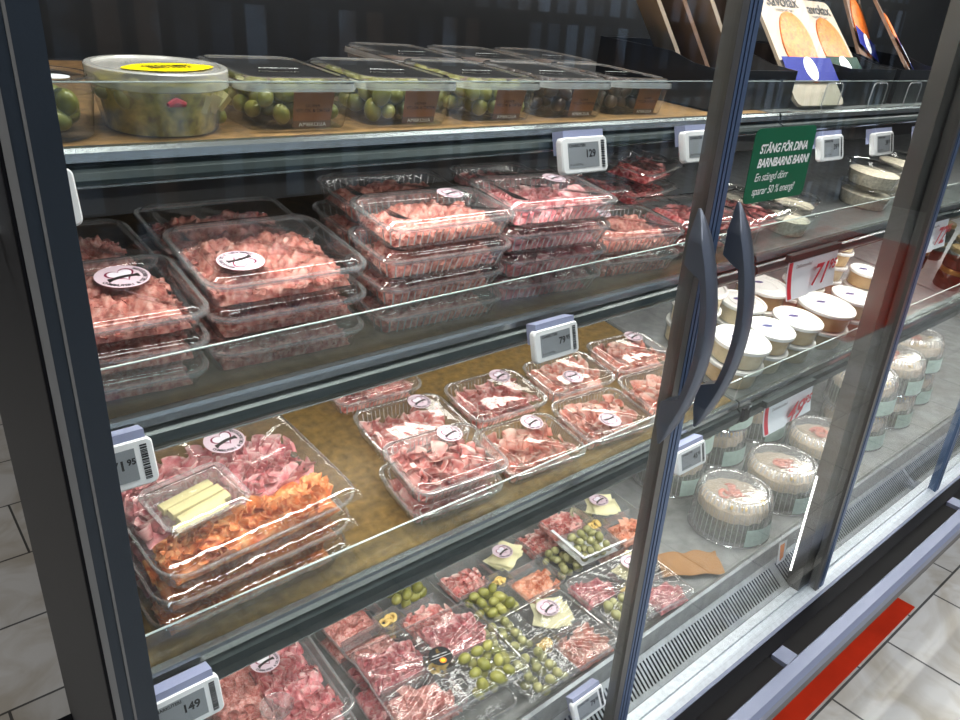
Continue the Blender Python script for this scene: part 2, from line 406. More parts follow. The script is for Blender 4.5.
def meat_mesh(name, mat, w, l, h, seed, n=14, L=.06, W=.022, amp=.009, folds=3, rough=.35, fillz=.55):
    rnd = random.Random(seed); mb = MB()
    lump(mb, w, l, h * fillz, seed, rough=rough)
    for k in range(n):
        gx = rnd.uniform(-.5, .5); gy = rnd.uniform(-.5, .5)
        if n >= 8:
            c = max(2, int(math.sqrt(n * w / l) + .5)); gx = ((k % c) + .5) / c - .5 + rnd.uniform(-.09, .09)
            rws = max(1, math.ceil(n / c)); gy = ((k // c) + .5) / rws - .5 + rnd.uniform(-.09, .09)
        Lk = L * rnd.uniform(.75, 1.2)
        x = max(-w / 2 + Lk * .32, min(w / 2 - Lk * .32, gx * w)); y = max(-l / 2 + W * .7, min(l / 2 - W * .7, gy * l))
        dome = 1 - (abs(2 * gx) ** 2 + abs(2 * gy) ** 2) * .25
        ribbon(mb, x, y, h * .28 * dome, rnd.uniform(-.7, .7) + (PI if rnd.random() < .5 else 0), Lk, W * rnd.uniform(.8, 1.2), amp * rnd.uniform(.7, 1.3),
               folds * rnd.uniform(.7, 1.3), rnd.uniform(.35, 1.15), rnd.uniform(0, 6), seed * 7.7 + k, curl=rnd.uniform(-.5, .5))
    # keep inside the tray
    mb.v = [(max(-w * .53, min(w * .53, x)), max(-l * .53, min(l * .53, y)), max(.0005, z if z < h * .9 else h * .9 + h * .16 * math.tanh((z - h * .9) / (h * .3)))) for x, y, z in mb.v]
    return mb.mesh(name, mat, angle=80)

# ------------------------------------------------------------------ trays
_cache = {}; RIBS = {}
def tray_meshes(w, l, h, hl, rib=True, rad=.022, lidm='lid', dome=.012):
    key = (w, l, h, hl, rib, lidm)
    if key in _cache: return _cache[key]
    ns = 30; nc = 6
    def ring(ww, ll, r, z, rb=0):
        P = rrect(ww, ll, r, nc, ns, z)
        if rb:
            P = [(x * (1 - rb * (i % 2) / max(abs(x), .02) * .5), y * (1 - rb * (i % 2) / max(abs(y), .02) * .5), z) for i, (x, y, z) in enumerate(P)]
        return P
    rb = .0022 if rib else 0
    b = MB()
    b.loft([ring(w - .030, l - .030, rad * .7, .0006), ring(w - .022, l - .022, rad * .8, .0006), ring(w - .018, l - .018, rad * .85, .004, rb),
            ring(w - .012, l - .012, rad * .95, h * .5, rb), ring(w - .007, l - .007, rad, h - .004, rb), ring(w - .006, l - .006, rad, h - .002)], cap0=True)
    base = b.mesh('tray_base', M['clear_rib'] if rib else M['clear'])
    ribs = None
    if rib:
        q = MB(); A0 = ring(w - .0172, l - .0172, rad * .85, .005); A1 = ring(w - .0062, l - .0062, rad, h - .004); nn_ = len(A0)
        for i in range(0, nn_, 2):
            k = (i + 1) % nn_; f_ = .42
            a, a2, c1, c2 = A0[i], A0[k], A1[i], A1[k]
            mid = lambda p, s_: tuple(p[j] + (s_[j] - p[j]) * f_ for j in range(3))
            q.add([a, mid(a, a2), mid(c1, c2), c1], [(0, 1, 2, 3)])
        ribs = q.mesh('side_ribs', M['rib'], False)
    r = MB()
    r.loft([ring(w - .0065, l - .0065, rad, h - .002), ring(w - .006, l - .006, rad, h), ring(w, l, rad * 1.1, h + .0004), ring(w + .0012, l + .0012, rad * 1.1, h - .0022)])
    rim = r.mesh('tray_rim', M['rim'])
    lm = None; lr = None
    if hl:
        q = MB()
        q.loft([ring(w - .010, l - .010, rad, h + .0026), ring(w - dome * 1.2, l - dome * 1.2, rad, h + hl * .8), ring(w - dome * 1.7, l - dome * 1.7, rad * .9, h + hl),
                ring(w - dome * 2.6, l - dome * 2.6, rad * .8, h + hl), ring(w - dome * 2.9, l - dome * 2.9, rad * .8, h + hl - .0016)], cap1=True)
        lm = q.mesh('lid', M[lidm])
        q = MB()
        q.loft([ring(w + .0016, l + .0016, rad * 1.1, h + (.0008 if lidm != 'lid_bright' else -.0045)), ring(w, l, rad * 1.1, h + .0028), ring(w - .006, l - .006, rad, h + .0034), ring(w - .010, l - .010, rad, h + .0026)])
        lr = q.mesh('lid_rim', M['rim_bright' if lidm == 'lid_bright' else 'rim'])
    _cache[key] = (base, rim, lm, lr); RIBS[base.name] = ribs
    return _cache[key]

def sticker_meshes():
    r = .019
    d = MB(); d.lathe([(r, 0), (r, .0003)], 40, True, True)
    disc = d.mesh('round_sticker', M['sticker'], smooth=False)
    def heart(s, n=40, dx=0, dy=0, rot=0):
        P = []
        for i in range(n):
            t = 2 * PI * i / n
            x = 16 * math.sin(t) ** 3; y = 13 * math.cos(t) - 5 * math.cos(2 * t) - 2 * math.cos(3 * t) - math.cos(4 * t)
            x *= s; y *= s; P.append((dx + x * math.cos(rot) - y * math.sin(rot), dy + x * math.sin(rot) + y * math.cos(rot)))
        return P
    hs = .00068; a = R(14)
    A_ = heart(hs, dy=.003, rot=a); B_ = heart(hs * .84, dy=.003, rot=a)
    m = MB(); m.loft([[(x, y, .00045) for x, y in A_], [(x, y, .00045) for x, y in B_]])
    outline = m.mesh('heart_outline', M['heart_line'], smooth=False)
    m = MB(); m.add([(x, y, .0004) for x, y in B_], [tuple(range(len(B_)))])
    # hatch lines sit inside the heart
    fill = m.mesh('heart_fill', M['heart_fill'], smooth=False)
    m = MB(); top = []; bot = []
    for i in range(17):
        u = i / 16 * 2 - 1; x = u * .0115; yc = -.0035 + .0022 * (1 - u * u) + u * .0016
        hw = .0019 + (.0009 if abs(u) > .8 else 0)
        top.append((x, yc + hw, .0006)); bot.append((x, yc - hw, .0006))
    m.loft([bot, top], closed=False)
    mou = m.mesh('curved_band', M['moustache'], smooth=False)
    # ring lettering
    txt = 'CHARKUTERI & DELIKATESSER'
    V = []; F = []
    base = {}
    for ch in set(txt):
        if ch != ' ': base[ch] = text_mesh('g', ch, .0046, M['ink'], bold=.00014)
    for i, ch in enumerate(txt):
        if ch == ' ': continue
        a = R(205 + i * (400 - 205) / (len(txt) - 1)); me = base[ch]; off = len(V); rr = .0158
        for v in me.vertices:
            x, y = v.co.x, v.co.y; th = a + PI / 2
            V.append((rr * math.cos(a) + x * math.cos(th) - y * math.sin(th), rr * math.sin(a) + x * math.sin(th) + y * math.cos(th), .0005))
        F += [tuple(off + k for k in p.vertices) for p in me.polygons]
    for me in base.values(): bpy.data.meshes.remove(me)
    m = MB(); m.add(V, F); let = m.mesh('lettering', M['ink'], smooth=False)
    return disc, outline, fill, mou, let
STK = sticker_meshes()
def sticker(parent, x, y, z, rot=0, s=1.0):
    o = kid('round_sticker', STK[0], parent, (x, y, z), (0, 0, R(rot)), (s, s, 1))
    o['label'] = 'pink round sticker printed with a heart and a dark band'
    for nm, me in zip(('heart_outline', 'heart_fill', 'curved_band', 'lettering'), STK[1:]):
        kid(nm, me, o)
    return o

TB = dict(w=.172, l=.120)   # shape of the deli trays
_meats = {}
def get_meat(kind, w, l, h, var):
    key = (kind, round(w, 3), round(l, 3), round(h, 3), var)
    if key not in _meats:
        P = dict(ham=dict(n=20, L=.080, W=.021, amp=.0085, folds=2.4, fillz=.5), ham_dark=dict(n=20, L=.075, W=.021, amp=.0085, folds=2.4, fillz=.5),
                 shaved=dict(n=110, L=.026, W=.0065, amp=.0035, folds=2.2, rough=.6, fillz=.85), pinkham=dict(n=20, L=.06, W=.02, amp=.009, folds=3),
                 raw=dict(n=22, L=.05, W=.014, amp=.006, folds=3, rough=.7), chorizo=dict(n=22, L=.05, W=.022, amp=.007, folds=3),
                 salami=dict(n=12, L=.07, W=.026, amp=.008, folds=2), orangeham=dict(n=14, L=.06, W=.024, amp=.009, folds=2.5))[kind]
        k = w * l / (.15 * .10); P = dict(P); P['n'] = max(5, int(P['n'] * k)) if k > 1 else max(5, int(P['n'] * (k ** .7)))
        if k < .5: P['L'] *= .65; P['W'] *= .7; P['amp'] *= .8
        _meats[key] = meat_mesh('sliced_meat', M[kind], w, l, h, hash_(kind) + var, **P)
    return _meats[key]
def hash_(s): return sum(ord(c) * (i + 1) for i, c in enumerate(s)) % 97

MN = dict(ham='sliced_ham', ham_dark='sliced_ham', shaved='shaved_meat', pinkham='sliced_ham', raw='raw_meat', chorizo='sliced_chorizo', salami='sliced_salami', orangeham='sliced_ham')
def meat_tray(label, kind, loc_rot, w, l, h=.026, hl=.010, var=0, stk=None, group=None, rib=True, name='meat_tray', mh=None, lid=True, film=False):
    loc, rot = loc_rot
    t = thing(name, label, 'meat tray', group, loc, rot)
    b, r, lm, lr = tray_meshes(w, l, h, hl if lid else 0, rib)
    kid('tray_base', b, t); kid('tray_rim', r, t)
    if RIBS.get(b.name): kid('side_ribs', RIBS[b.name], t)
    if lid: kid('lid', lm, t); kid('lid_rim', lr, t)
    q = kid(MN[kind], get_meat(kind, w - .034, l - .034, (mh or h + hl * .5) - .002, var), t, (0, 0, .0015)); q['kind'] = 'stuff'
    if stk: sticker(t, stk[0], stk[1], h + hl - .0012 if stk[0] is not None else 0, stk[2], stk[3] if len(stk) > 3 else 1)
    return t

# ------------------------------------------------------------------ store shell
def struct(name, me, **k):
    return tag(ob(name, me, **k), kind='structure')
struct('floor', MB().add([(-6, -6, 0), (9, -6, 0), (9, 6, 0), (-6, 6, 0)], [(0, 1, 2, 3)]).mesh('floor', M['tile'], False))
struct('floor_strip', MB().box(1.1, 2.29, -.066, .06, .0005, .004).mesh('floor_strip', M['red_floor'], False))
struct('red_reflection_sheet', MB().box(4.35, 7.2, -2.7, -1.12, .0005, .006).mesh('red_reflection_sheet', M['red_floor'], False))  # unseen red sheet, added to give the red reflection in the doors
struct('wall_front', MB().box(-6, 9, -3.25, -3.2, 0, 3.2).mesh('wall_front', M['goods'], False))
struct('wall_back', MB().box(-6, 9, 5.9, 5.95, 0, 3.2).mesh('wall_back', M['inner_mid'], False))
struct('wall_right', MB().box(8.9, 8.95, -6, 6, 0, 3.2).mesh('wall_right', M['inner_mid'], False))
struct('wall_left', MB().box(-5.95, -5.9, -6, 6, 0, 3.2).mesh('wall_left', M['inner_mid'], False))
struct('ceiling', MB().box(-6, 9, -6, 6, 3.2, 3.25).mesh('ceiling', M['inner_mid'], False))

# ------------------------------------------------------------------ the refrigerated cabinet
XR = 3.9
cab = thing('refrigerated_cabinet', 'long dark grey refrigerated display cabinet with glass doors', 'display cabinet')
def cpart(name, mb, mat, smooth=False, parent=None):
    return kid(name, mb.mesh(name, M[mat], smooth), parent or cab)
# end panel (its outer side runs back beside the floor)
m = MB(); m.add([(.0765, .0, 0), (.081, .003, 0), (.1225, .78, 0), (.118, .78, 0), (.0765, .0, 2.05), (.081, .003, 2.05), (.1225, .78, 2.05), (.118, .78, 2.05)],
      [(0, 3, 2, 1), (4, 5, 6, 7), (0, 1, 5, 4), (1, 2, 6, 5), (2, 3, 7, 6), (3, 0, 4, 7)])
cpart('end_panel', m, 'slate2')
cpart('gasket_strip', MB().box(.0762, .0785, -.0045, -.0005, 0, 2.05), 'black')
cpart('edge_strip', MB().box(.0785, .0835, -.005, -.0005, 0, 2.05), 'grey_strip')
cpart('back_wall', MB().box(.12, XR, .72, .76, .30, 2.05), 'inner')
cpart('top_panel', MB().box(.08, XR, .03, .76, 2.0, 2.06), 'inner')
cpart('deck_panel', MB().box(.125, XR, .122, .719, .43, .4545), 'deck')
cpart('base_panel', MB().box(.085, XR, .03, .74, .02, .33), 'black')
cpart('kick_panel', MB().box(.085, XR, -.032, .03, .17, .372), 'black')
# front lip of the deck
cpart('deck_lip', MB().extrude_x([(.104, .430), (.108, .470), (.114, .474), (.121, .470), (.121, .4545), (.116, .430)], .125, XR), 'steel', True)
# sloping return-air grille with slots
g = MB(); ns = 300; x0 = .125; n_s = int((XR - x0) / .0105)
ya, za, yb, zb = .046, .386, .1035, .430
g.add([(x0, ya, za), (XR, ya, za), (XR, ya + (yb - ya) * .16, za + (zb - za) * .16), (x0, ya + (yb - ya) * .16, za + (zb - za) * .16)], [(0, 1, 2, 3)])
g.add([(x0, ya + (yb - ya) * .84, za + (zb - za) * .84), (XR, ya + (yb - ya) * .84, za + (zb - za) * .84), (XR, yb, zb), (x0, yb, zb)], [(0, 1, 2, 3)])
for i in range(n_s):
    a = x0 + i * .0105
    if abs(a % .763 - .0) < .02: w_ = .0105
    else: w_ = .0058
    g.add([(a, ya + (yb - ya) * .16, za + (zb - za) * .16), (a + w_, ya + (yb - ya) * .16, za + (zb - za) * .16),
           (a + w_, ya + (yb - ya) * .84, za + (zb - za) * .84), (a, ya + (yb - ya) * .84, za + (zb - za) * .84)], [(0, 1, 2, 3)])
cpart('air_grille', g, 'steel')
cpart('grille_duct', MB().box(.125, XR, .046, .11, .36, .372), 'inner')
cpart('sill', MB().extrude_x([(-.006, .372), (-.008, .378), (.018, .385), (.019, .381), (.023, .381), (.024, .386), (.045, .386), (.045, .372)], .085, XR), 'sill')
cpart('sill_front_edge', MB().box(.085, XR, -.014, -.0065, .366, .379), 'bumper')
cpart('lower_beam', MB().box(.085, XR, -.040, -.0145, .30, .378), 'black')
b = cpart('bumper_rail', MB().extrude_x([(-.078, .376), (-.082, .383), (-.108, .383), (-.117, .374), (-.118, .352), (-.112, .345), (-.080, .345)], .085, XR), 'bumper', True)
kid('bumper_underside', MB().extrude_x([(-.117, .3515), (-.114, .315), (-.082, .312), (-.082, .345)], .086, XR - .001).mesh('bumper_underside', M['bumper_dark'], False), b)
for xb in (.35, 1.335, 2.32, 3.3):
    kid('bumper_bracket', MB().box(xb, xb + .045, -.082, -.0405, .362, .374).mesh('bumper_bracket', M['bumper'], False), b)
# posts between door pairs
for xp in (1.560, 3.09):
    p = cpart('door_post', MB().box(xp, xp + .11, .0245, .057, .386, 2.0), 'post')
    kid('led_profile', MB().box(xp - .002, xp - .0004, .052, .056, .43, .70).mesh('led_profile', M['led'], False), p)

# glass doors
def handle_mesh():
    m = MB(); loops = []
    n = 72; z0, z1 = 1.066, 1.404
    for i in range(n + 1):
        u = i / n; z = z1 + (z0 - z1) * u
        e = min(u, 1 - u)            # 0 at tips
        foot = max(0, 1 - e / .27)   # 1 at the tips .. 0 mid
        outy = -.0035 - .048 * (math.sin(PI * u) ** .85)
        if e <= .21: inn = -.0006
        elif e <= .25: inn = -.0006 + (outy + .0125 + .0006) * ((e - .21) / .04)
        else: inn = outy + .0125
        wd = .0125 * min(1, .18 + e / .13)
        L = []
        for (a, bb) in ((-1, 0), (-.8, .35), (0, .5), (.8, .35), (1, 0)):
            L.append((a * wd, outy + (0.003 - bb * .006), z))
        L += [(wd, inn, z), (-wd, inn, z)]
        loops.append(L)
    m.loft(loops, True, True)
    return m.mesh('handle', M['handle'], True, 50)
HM = handle_mesh()
ZT = 1.985; ZB = .3795
def door(xl, xr, handle_x, ls, rs, lm, rm):
    d = kid('glass_door', None, cab)
    kid('glass_pane', MB().box(xl + .001, xr - .001, .004, .009, ZB + .002, ZT).mesh('glass_pane', M['glass'], False), d)
    kid('left_stile', MB().extrude_x([(0, ZB), (0, ZT), (.022, ZT), (.022, ZB)], xl, xl + ls).mesh('left_stile', M[lm], False), d)
    kid('right_stile', MB().extrude_x([(0, ZB), (0, ZT), (.022, ZT), (.022, ZB)], xr - rs, xr).mesh('right_stile', M[rm], False), d)
    if handle_x: kid('handle', HM, d, (handle_x, 0, 0))
    return d
d1 = door(.0835, .8600, .815, .0285, .0145, 'slate', 'blue_trim')
kid('stile_inner_face', MB().box(.831, .8453, .0005, .022, ZB, ZT).mesh('stile_inner_face', M['post'], False), d1)
kid('stile_groove', MB().box(.0925, .0945, -.0012, .0, ZB, ZT).mesh('stile_groove', M['grey_strip'], False), d1)
kid('door_seal', MB().box(.8602, .8624, .004, .024, ZB, ZT).mesh('door_seal', M['blue_dark'], False), d1)
kid('stile_line', MB().box(.8518, .8528, -.0008, .0, ZB, ZT).mesh('stile_line', M['blue_dark'], False), d1)
d2 = door(.8626, 1.6210, .902, .0095, .017, 'blue_trim', 'post')
kid('stile_trim', MB().box(1.6165, 1.6211, -.0006, .0, ZB, ZT).mesh('stile_trim', M['blue_trim'], False), d2)
kid('door_seal', MB().box(1.6212, 1.6275, .004, .024, ZB, ZT).mesh('door_seal', M['blue_dark'], False), d2)
d3 = door(1.6278, 2.3490, 2.300, .014, .015, 'blue_trim', 'blue_trim')
d4 = door(2.3525, 3.113, 2.40, .0095, .017, 'blue_trim', 'blue_trim')
d5 = door(3.119, 3.88, 3.83, .014, .015, 'blue_trim', 'blue_trim')

# shelves: three modules on each of three levels
def shelf(level, x0, x1, board, liner, label, liner_name='shelf_liner', face=.047, guard=.052):
    loc, rot = on(level, 0, 0, 0)
    t = thing('display_shelf', label, 'shelf', None, loc, rot)
    kid('shelf_board', MB().box(x0, x1, .004, .50, -.012, -.0022).mesh('shelf_board', M[board], False), t)
    kid(liner_name, MB().box(x0 + .003, x1 - .003, .005, .498, -.0018, -.0004).mesh(liner_name, M[liner], False), t)
    f = face
    prof = [(.004, -.001), (.004, .0015), (-.003, .0015), (-.006, -.002), (-.008, -.0085), (-.006, -.0105), (-.006, -.0125), (-.014, -.016), (-.0185, -.024),
            (-.018, -f + .006), (-.014, -f), (.004, -f)]
    kid('front_rail', MB().extrude_x(prof, x0, x1).mesh('front_rail', M['rail'], True, 25), t)
    kid('rail_edge_trim', MB().extrude_x([(-.0045, .0016), (-.0068, -.002), (-.0088, -.0085), (-.0092, -.0085), (-.0072, -.0015), (-.0048, .0021), (.0035, .0021), (.0035, .0016)], x0, x1).mesh('rail_edge_trim', M['chrome'], False), t)
    kid('rail_bottom_trim', MB().box(x0, x1, -.0148, -.0135, -f - .0012, -f + .0008).mesh('rail_bottom_trim', M['chrome'], False), t)
    kid('front_guard', MB().box(x0 + .002, x1 - .002, .0055, .0075, -.0004, guard).mesh('front_guard', M['guard'], False), t)
    kid('guard_edge', MB().box(x0 + .002, x1 - .002, .0053, .0077, guard + .0002, guard + .0012).mesh('guard_edge', M['guard_edge'], False), t)
    return t
XS = [(.130, 1.222), (1.228, 2.32), (2.326, 3.42)]
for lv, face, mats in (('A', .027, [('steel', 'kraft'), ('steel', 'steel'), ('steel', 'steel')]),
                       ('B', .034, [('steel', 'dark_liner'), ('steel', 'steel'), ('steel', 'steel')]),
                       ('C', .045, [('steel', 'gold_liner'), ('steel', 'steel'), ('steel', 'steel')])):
    nm = {'A': 'top', 'B': 'middle', 'C': 'lowest'}[lv]
    what = {'A': ['%s shelf lined with brown paper carrying the olive boxes', '%s shelf carrying the salmon packs in black trays', '%s shelf beyond the second door post, above the far jars'],
            'B': ['%s shelf stacked with lidded trays of shaved pink meat', '%s grey steel shelf with clear tubs of white salad and the 71.95 price card', '%s grey shelf behind the far door on the right'],
            'C': ['%s shelf with gold brown liner under the ham trays and meat platters', '%s shelf full of white-lidded tubs with the 49.95 price card', '%s shelf behind the far door with the dark jars']}[lv]
    for i, (a, b_) in enumerate(XS):
        if lv == 'A' and i == 0: b_ = 1.222
        shelf(lv, a, b_, mats[i][0], mats[i][1], what[i] % nm, face=face, guard=.050 if lv != 'B' else .054)
# little clamp at the shelf joint
jc = thing('shelf_clamp', 'small black clip at the joint of the shelf beside the 49.95 price card', 'clip', loc=on('C', 1.225, -.004, 0)[0])
kid('clip_body', MB().box(-.011, .011, -.022, -.0155, -.03, -.002).mesh('clip_body', M['black'], False), jc)
kid('clip_arm', MB().tube([(0, -.0225, -.004), (0, -.026, .004), (.001, -.022, .012)], .0018, 8).mesh('clip_arm', M['chrome']), jc)

# light strips under the shelf fronts
def led(name, x0, x1, y, z, power, ang, size=.022, col=(1, .97, .93)):
    L = bpy.data.lights.new(name, 'AREA'); L.shape = 'RECTANGLE'; L.size = x1 - x0; L.size_y = size; L.energy = power; L.color = col
    o = bpy.data.objects.new(name, L); C.objects.link(o); o.location = ((x0 + x1) / 2, y, z); o.rotation_euler = (R(ang), 0, 0)
    return o
led('led_strip_top', .13, 3.8, .10, 1.93, 26, 12)
led('led_strip_under_top_shelf', .13, 3.8, .152, 1.448, 6.6, 22)
led('led_strip_under_middle_shelf', .13, 3.8, .142, 1.196, 9, 20)
led('led_strip_under_lowest_shelf', .13, 3.8, .112, .908, 12, 15)
led('added_glare_strip_low', .13, 3.8, .44, .95, 5, 0, .05)  # added rear light, there for white glare on film and lids
led('added_glare_strip_middle', .13, 3.8, .42, 1.215, 3, 0)  # weaker rear light, added likewise for glare on the lids below
# store ceiling lamps
for i, (x, y, e) in enumerate(((.0, -1.6, 31), (2.6, -1.6, 31), (5.2, -1.2, 31), (-1.2, 2.0, 45))):
    L = bpy.data.lights.new('ceiling_lamp', 'AREA'); L.shape = 'RECTANGLE'; L.size = 1.6; L.size_y = .5; L.energy = e; L.color = (1, .98, .96)
    o = bpy.data.objects.new('ceiling_lamp', L); C.objects.link(o); o.location = (x, y, 3.1)
L = bpy.data.lights.new('added_wall_light', 'AREA'); L.shape = 'RECTANGLE'; L.size = 9; L.size_y = .3; L.energy = 300; L.color = (.85, .92, 1)  # added light that brightens the unseen wall for its reflection in the glass
o = bpy.data.objects.new('added_wall_light', L); C.objects.link(o); o.location = (2.5, -2.2, 3.0); o.rotation_euler = (R(-35), 0, 0)
w = bpy.data.worlds.new('world'); bpy.context.scene.world = w; w.use_nodes = True
w.node_tree.nodes['Background'].inputs[0].default_value = (.75, .85, 1, 1); w.node_tree.nodes['Background'].inputs[1].default_value = .25

# ================================================================== products
def plain(name, me, label, cat, group=None, loc=(0, 0, 0), rot=(0, 0, 0)):
    return tag(ob(name, me, None, loc, rot), label, cat, group)

# ---- electronic shelf labels
def esl_meshes():
    m = MB(); W, H, D_ = .082, .044, .012
    m.loft([[(x, 0, z) for x, z, _ in rrect(W - .004, H - .004, .005, 5, 1)], [(x, -.003, z) for x, z, _ in rrect(W, H, .006, 5, 1)],
            [(x, -D_ + .002, z) for x, z, _ in rrect(W, H, .006, 5, 1)], [(x, -D_, z) for x, z, _ in rrect(W - .003, H - .003, .005, 5, 1)]], True, True)
    return m.mesh('label_body', M['white'], True, 30)
ESL_B = esl_meshes()
ESL_S = MB().box(-.031, .024, -.01245, -.0119, -.015, .015).mesh('label_screen', M['screen'], False)
bars = MB(); rb_ = random.Random(3); zz = -.0165
while zz < .0165:
    hh = rb_.choice([.0006, .001, .0016]); bars.box(.029, .035, -.01245, -.0119, zz, min(.0165, zz + hh)); zz += hh + rb_.choice([.0005, .0009])
ESL_K = bars.mesh('barcode', M['ink'], False)
CLIP = MB().extrude_x([(-.010, .030), (.008, .030), (.008, .002), (-.001, .002), (-.001, .022), (-.010, .022)], -.036, .036).mesh('label_clip', M['lilac'], False)
_et = {}
def esl(label, loc, price, tilt=-14, yaw=0, group=None):
    t = thing('electronic_price_tag', label, 'price tag', group, loc, (R(tilt), 0, R(yaw)))
    kid('label_body', ESL_B, t); kid('label_screen', ESL_S, t); kid('barcode', ESL_K, t); kid('label_clip', CLIP, t)
    if price not in _et:
        a, b = price
        _et[price] = (text_mesh('price_text', a, .0125, M['ink'], bold=.0004), text_mesh('price_text', b, .0078, M['ink'], bold=.0003),
                      text_mesh('product_text', 'CHARKUTERI', .0048, M['ink'], align='LEFT', bold=.00015), text_mesh('product_text', 'Jfr pris 359,75/kg', .0033, M['ink'], align='LEFT'))
    A, B_, T_, U_ = _et[price]
    kid('price_text', A, t, (.0085, -.0126, .001), (R(90), 0, 0)); kid('price_text', B_, t, (.0198, -.0126, .003), (R(90), 0, 0))
    kid('product_text', T_, t, (-.029, -.0126, .0115), (R(90), 0, 0)); kid('product_text', U_, t, (-.029, -.0126, -.011), (R(90), 0, 0))
    return t
esl('electronic price tag on the top shelf, mostly hidden by the left door frame', (.0995, .122, 1.457), ('79', '95'))
esl('electronic price tag on the top shelf above the ham trays, under the dark olive box', (.717, .121, 1.455), ('129', ''))
esl('electronic price tag on the top shelf just left of the door handles', (.963, .121, 1.453), ('49', '95'))
esl('electronic price tag right of the green sticker', (1.366, .121, 1.429), ('39', '95'))
esl('electronic price tag under the second black tray of salmon packs', (1.577, .121, 1.426), ('39', '95'))
esl('electronic price tag on the top shelf beside the thick door post', (1.79, .121, 1.424), ('35', '95'))
esl('electronic price tag showing 71.95 at the left end of the middle shelf', (.126, .112, 1.216), ('71', '95'))
esl('electronic price tag on the middle shelf above the ham trays', (.688, .108, 1.214), ('79', '95'))
esl('electronic price tag at the left end of the lowest shelf', (.150, .080, .934), ('149', ''))
esl('electronic price tag on the deck lip in front of the film-wrapped trays', (.855, .082, .446), ('79', '95'), tilt=-25)
esl('electronic price tag on the lowest shelf, half hidden behind the door stile', (1.035, .080, .925), ('45', '95'))

# ---- paper price cards hanging from the shelf edge
def price_card(label, loc, big, small, w=.195, h=.075, curl=.012):
    t = thing('price_card', label, 'price card', None, loc)
    def sheet(x0, x1, z0, z1, off, mat, name, nx=10, nz=6):
        V = []; F = []
        for i in range(nx + 1):
            for j in range(nz + 1):
                x = x0 + (x1 - x0) * i / nx; z = z0 + (z1 - z0) * j / nz
                V.append((x, -curl * (-z / h) ** 2 * (1.0 if x < 0 else .6) - off, z))
        for i in range(nx):
            for j in range(nz):
                a = i * (nz + 1) + j; F.append((a, a + nz + 1, a + nz + 2, a + 1))
        return kid(name, MB().add(V, F).mesh(name, M[mat]), t)
    sheet(-w / 2, w / 2, -h, 0, 0, 'card', 'card_sheet')
    sheet(-w / 2 + .004, -w / 2 + .018, -h + .002, -.004, .0006, 'red_ink', 'red_band', 2)
    kid('card_holder', MB().box(-w / 2, w / 2, -.004, .008, -.001, .012).mesh('card_holder', M['rail'], False), t)
    kid('price_text', text_mesh('price_text', big, .060, M['red_ink'], shear=.25, bold=.0012), t, (.018, -.010, -.040), (R(90), 0, 0))
    kid('price_text', text_mesh('price_text', small, .028, M['red_ink'], shear=.25, bold=.0008), t, (.070, -.007, -.027), (R(90), 0, 0))
    kid('product_text', text_mesh('product_text', 'Delikatessallad', .010, M['ink'], align='LEFT'), t, (-w / 2 + .026, -.004, -.013), (R(90), 0, 0))
    return t
price_card('white price card with red 71.95 hanging over the white-lidded tubs', (1.418, .118, 1.226), '71', '95')
price_card('white price card with red 49.95 hanging over the domed sandwich cakes', (1.392, .086, .942), '49', '95', h=.062)
price_card('price card hanging beyond the thick door post, left of the dark jars', (2.02, .118, 1.225), '72', '95', w=.15, h=.072)

# ---- green door sticker
def green_sticker():
    t = thing('door_sticker', 'green square sticker with white Swedish text on the door glass', 'sticker', None, (.997, .0025, 1.446))
    o = kid('sticker_sheet', MB().loft([[(x, 0, z) for x, z, _ in rrect(.158, .098, .010, 6, 1)], [(x, .0006, z) for x, z, _ in rrect(.158, .098, .010, 6, 1)]], True, True).mesh('sticker_sheet', M['green'], False), t)
    for i, (s, sz, b) in enumerate((('STÄNG FÖR DINA', .0172, .00055), ('BARNBARNS BARN!', .0172, .00055), ('En stängd dörr', .0165, .00005), ('sparar 50 % energi!', .0165, .00005))):
        kid('sticker_text', text_mesh('sticker_text', s, sz * .94, M['white_print'], shear=.2, align='LEFT', bold=b, space=.92), t, (-.062, -.0006, .022 - i * .0185), (R(90), 0, 0))
green_sticker()

# ---- olives
def olive_mesh(name, mat, r=.0085, ln=1.28):
    m = MB(); prof = []
    n = 12
    for i in range(n + 1):
        a = -PI / 2 + PI * i / n
        prof.append((max(.0002, r * math.cos(a)), r * ln * math.sin(a) - (.0012 if i == n else 0)))
    m.lathe(prof, 14); return m.mesh(name, mat)
OL = olive_mesh('olive', M['olive']); OLP = olive_mesh('olive', M['olive_pale'], .0075, 1.2); OLD = olive_mesh('olive', M['olive_dark'])
def olives(parent, me, pts, seed, s=1.0):
    rn = random.Random(seed)
    for p in pts:
        k = s * rn.uniform(.9, 1.12)
        kid('olive', me, parent, p, (rn.uniform(0, 3), rn.uniform(0, 3), rn.uniform(0, 3)), (k, k, k))
def pack(w, l, h, step, seed, levels=2):
    rn = random.Random(seed); P = []
    for k in range(levels):
        nx = int(w / step); ny = int(l / step)
        for i in range(nx + 1):
            for j in range(ny + 1):
                x = -w / 2 + w * i / nx + rn.uniform(-.2, .2) * step + (step * .4 if k % 2 else 0); y = -l / 2 + l * j / ny + rn.uniform(-.2, .2) * step
                if abs(x) <= w / 2 + .001: P.append((x, y, .0158 + k * step * .78 + rn.uniform(-.1, .1) * step))
    return P

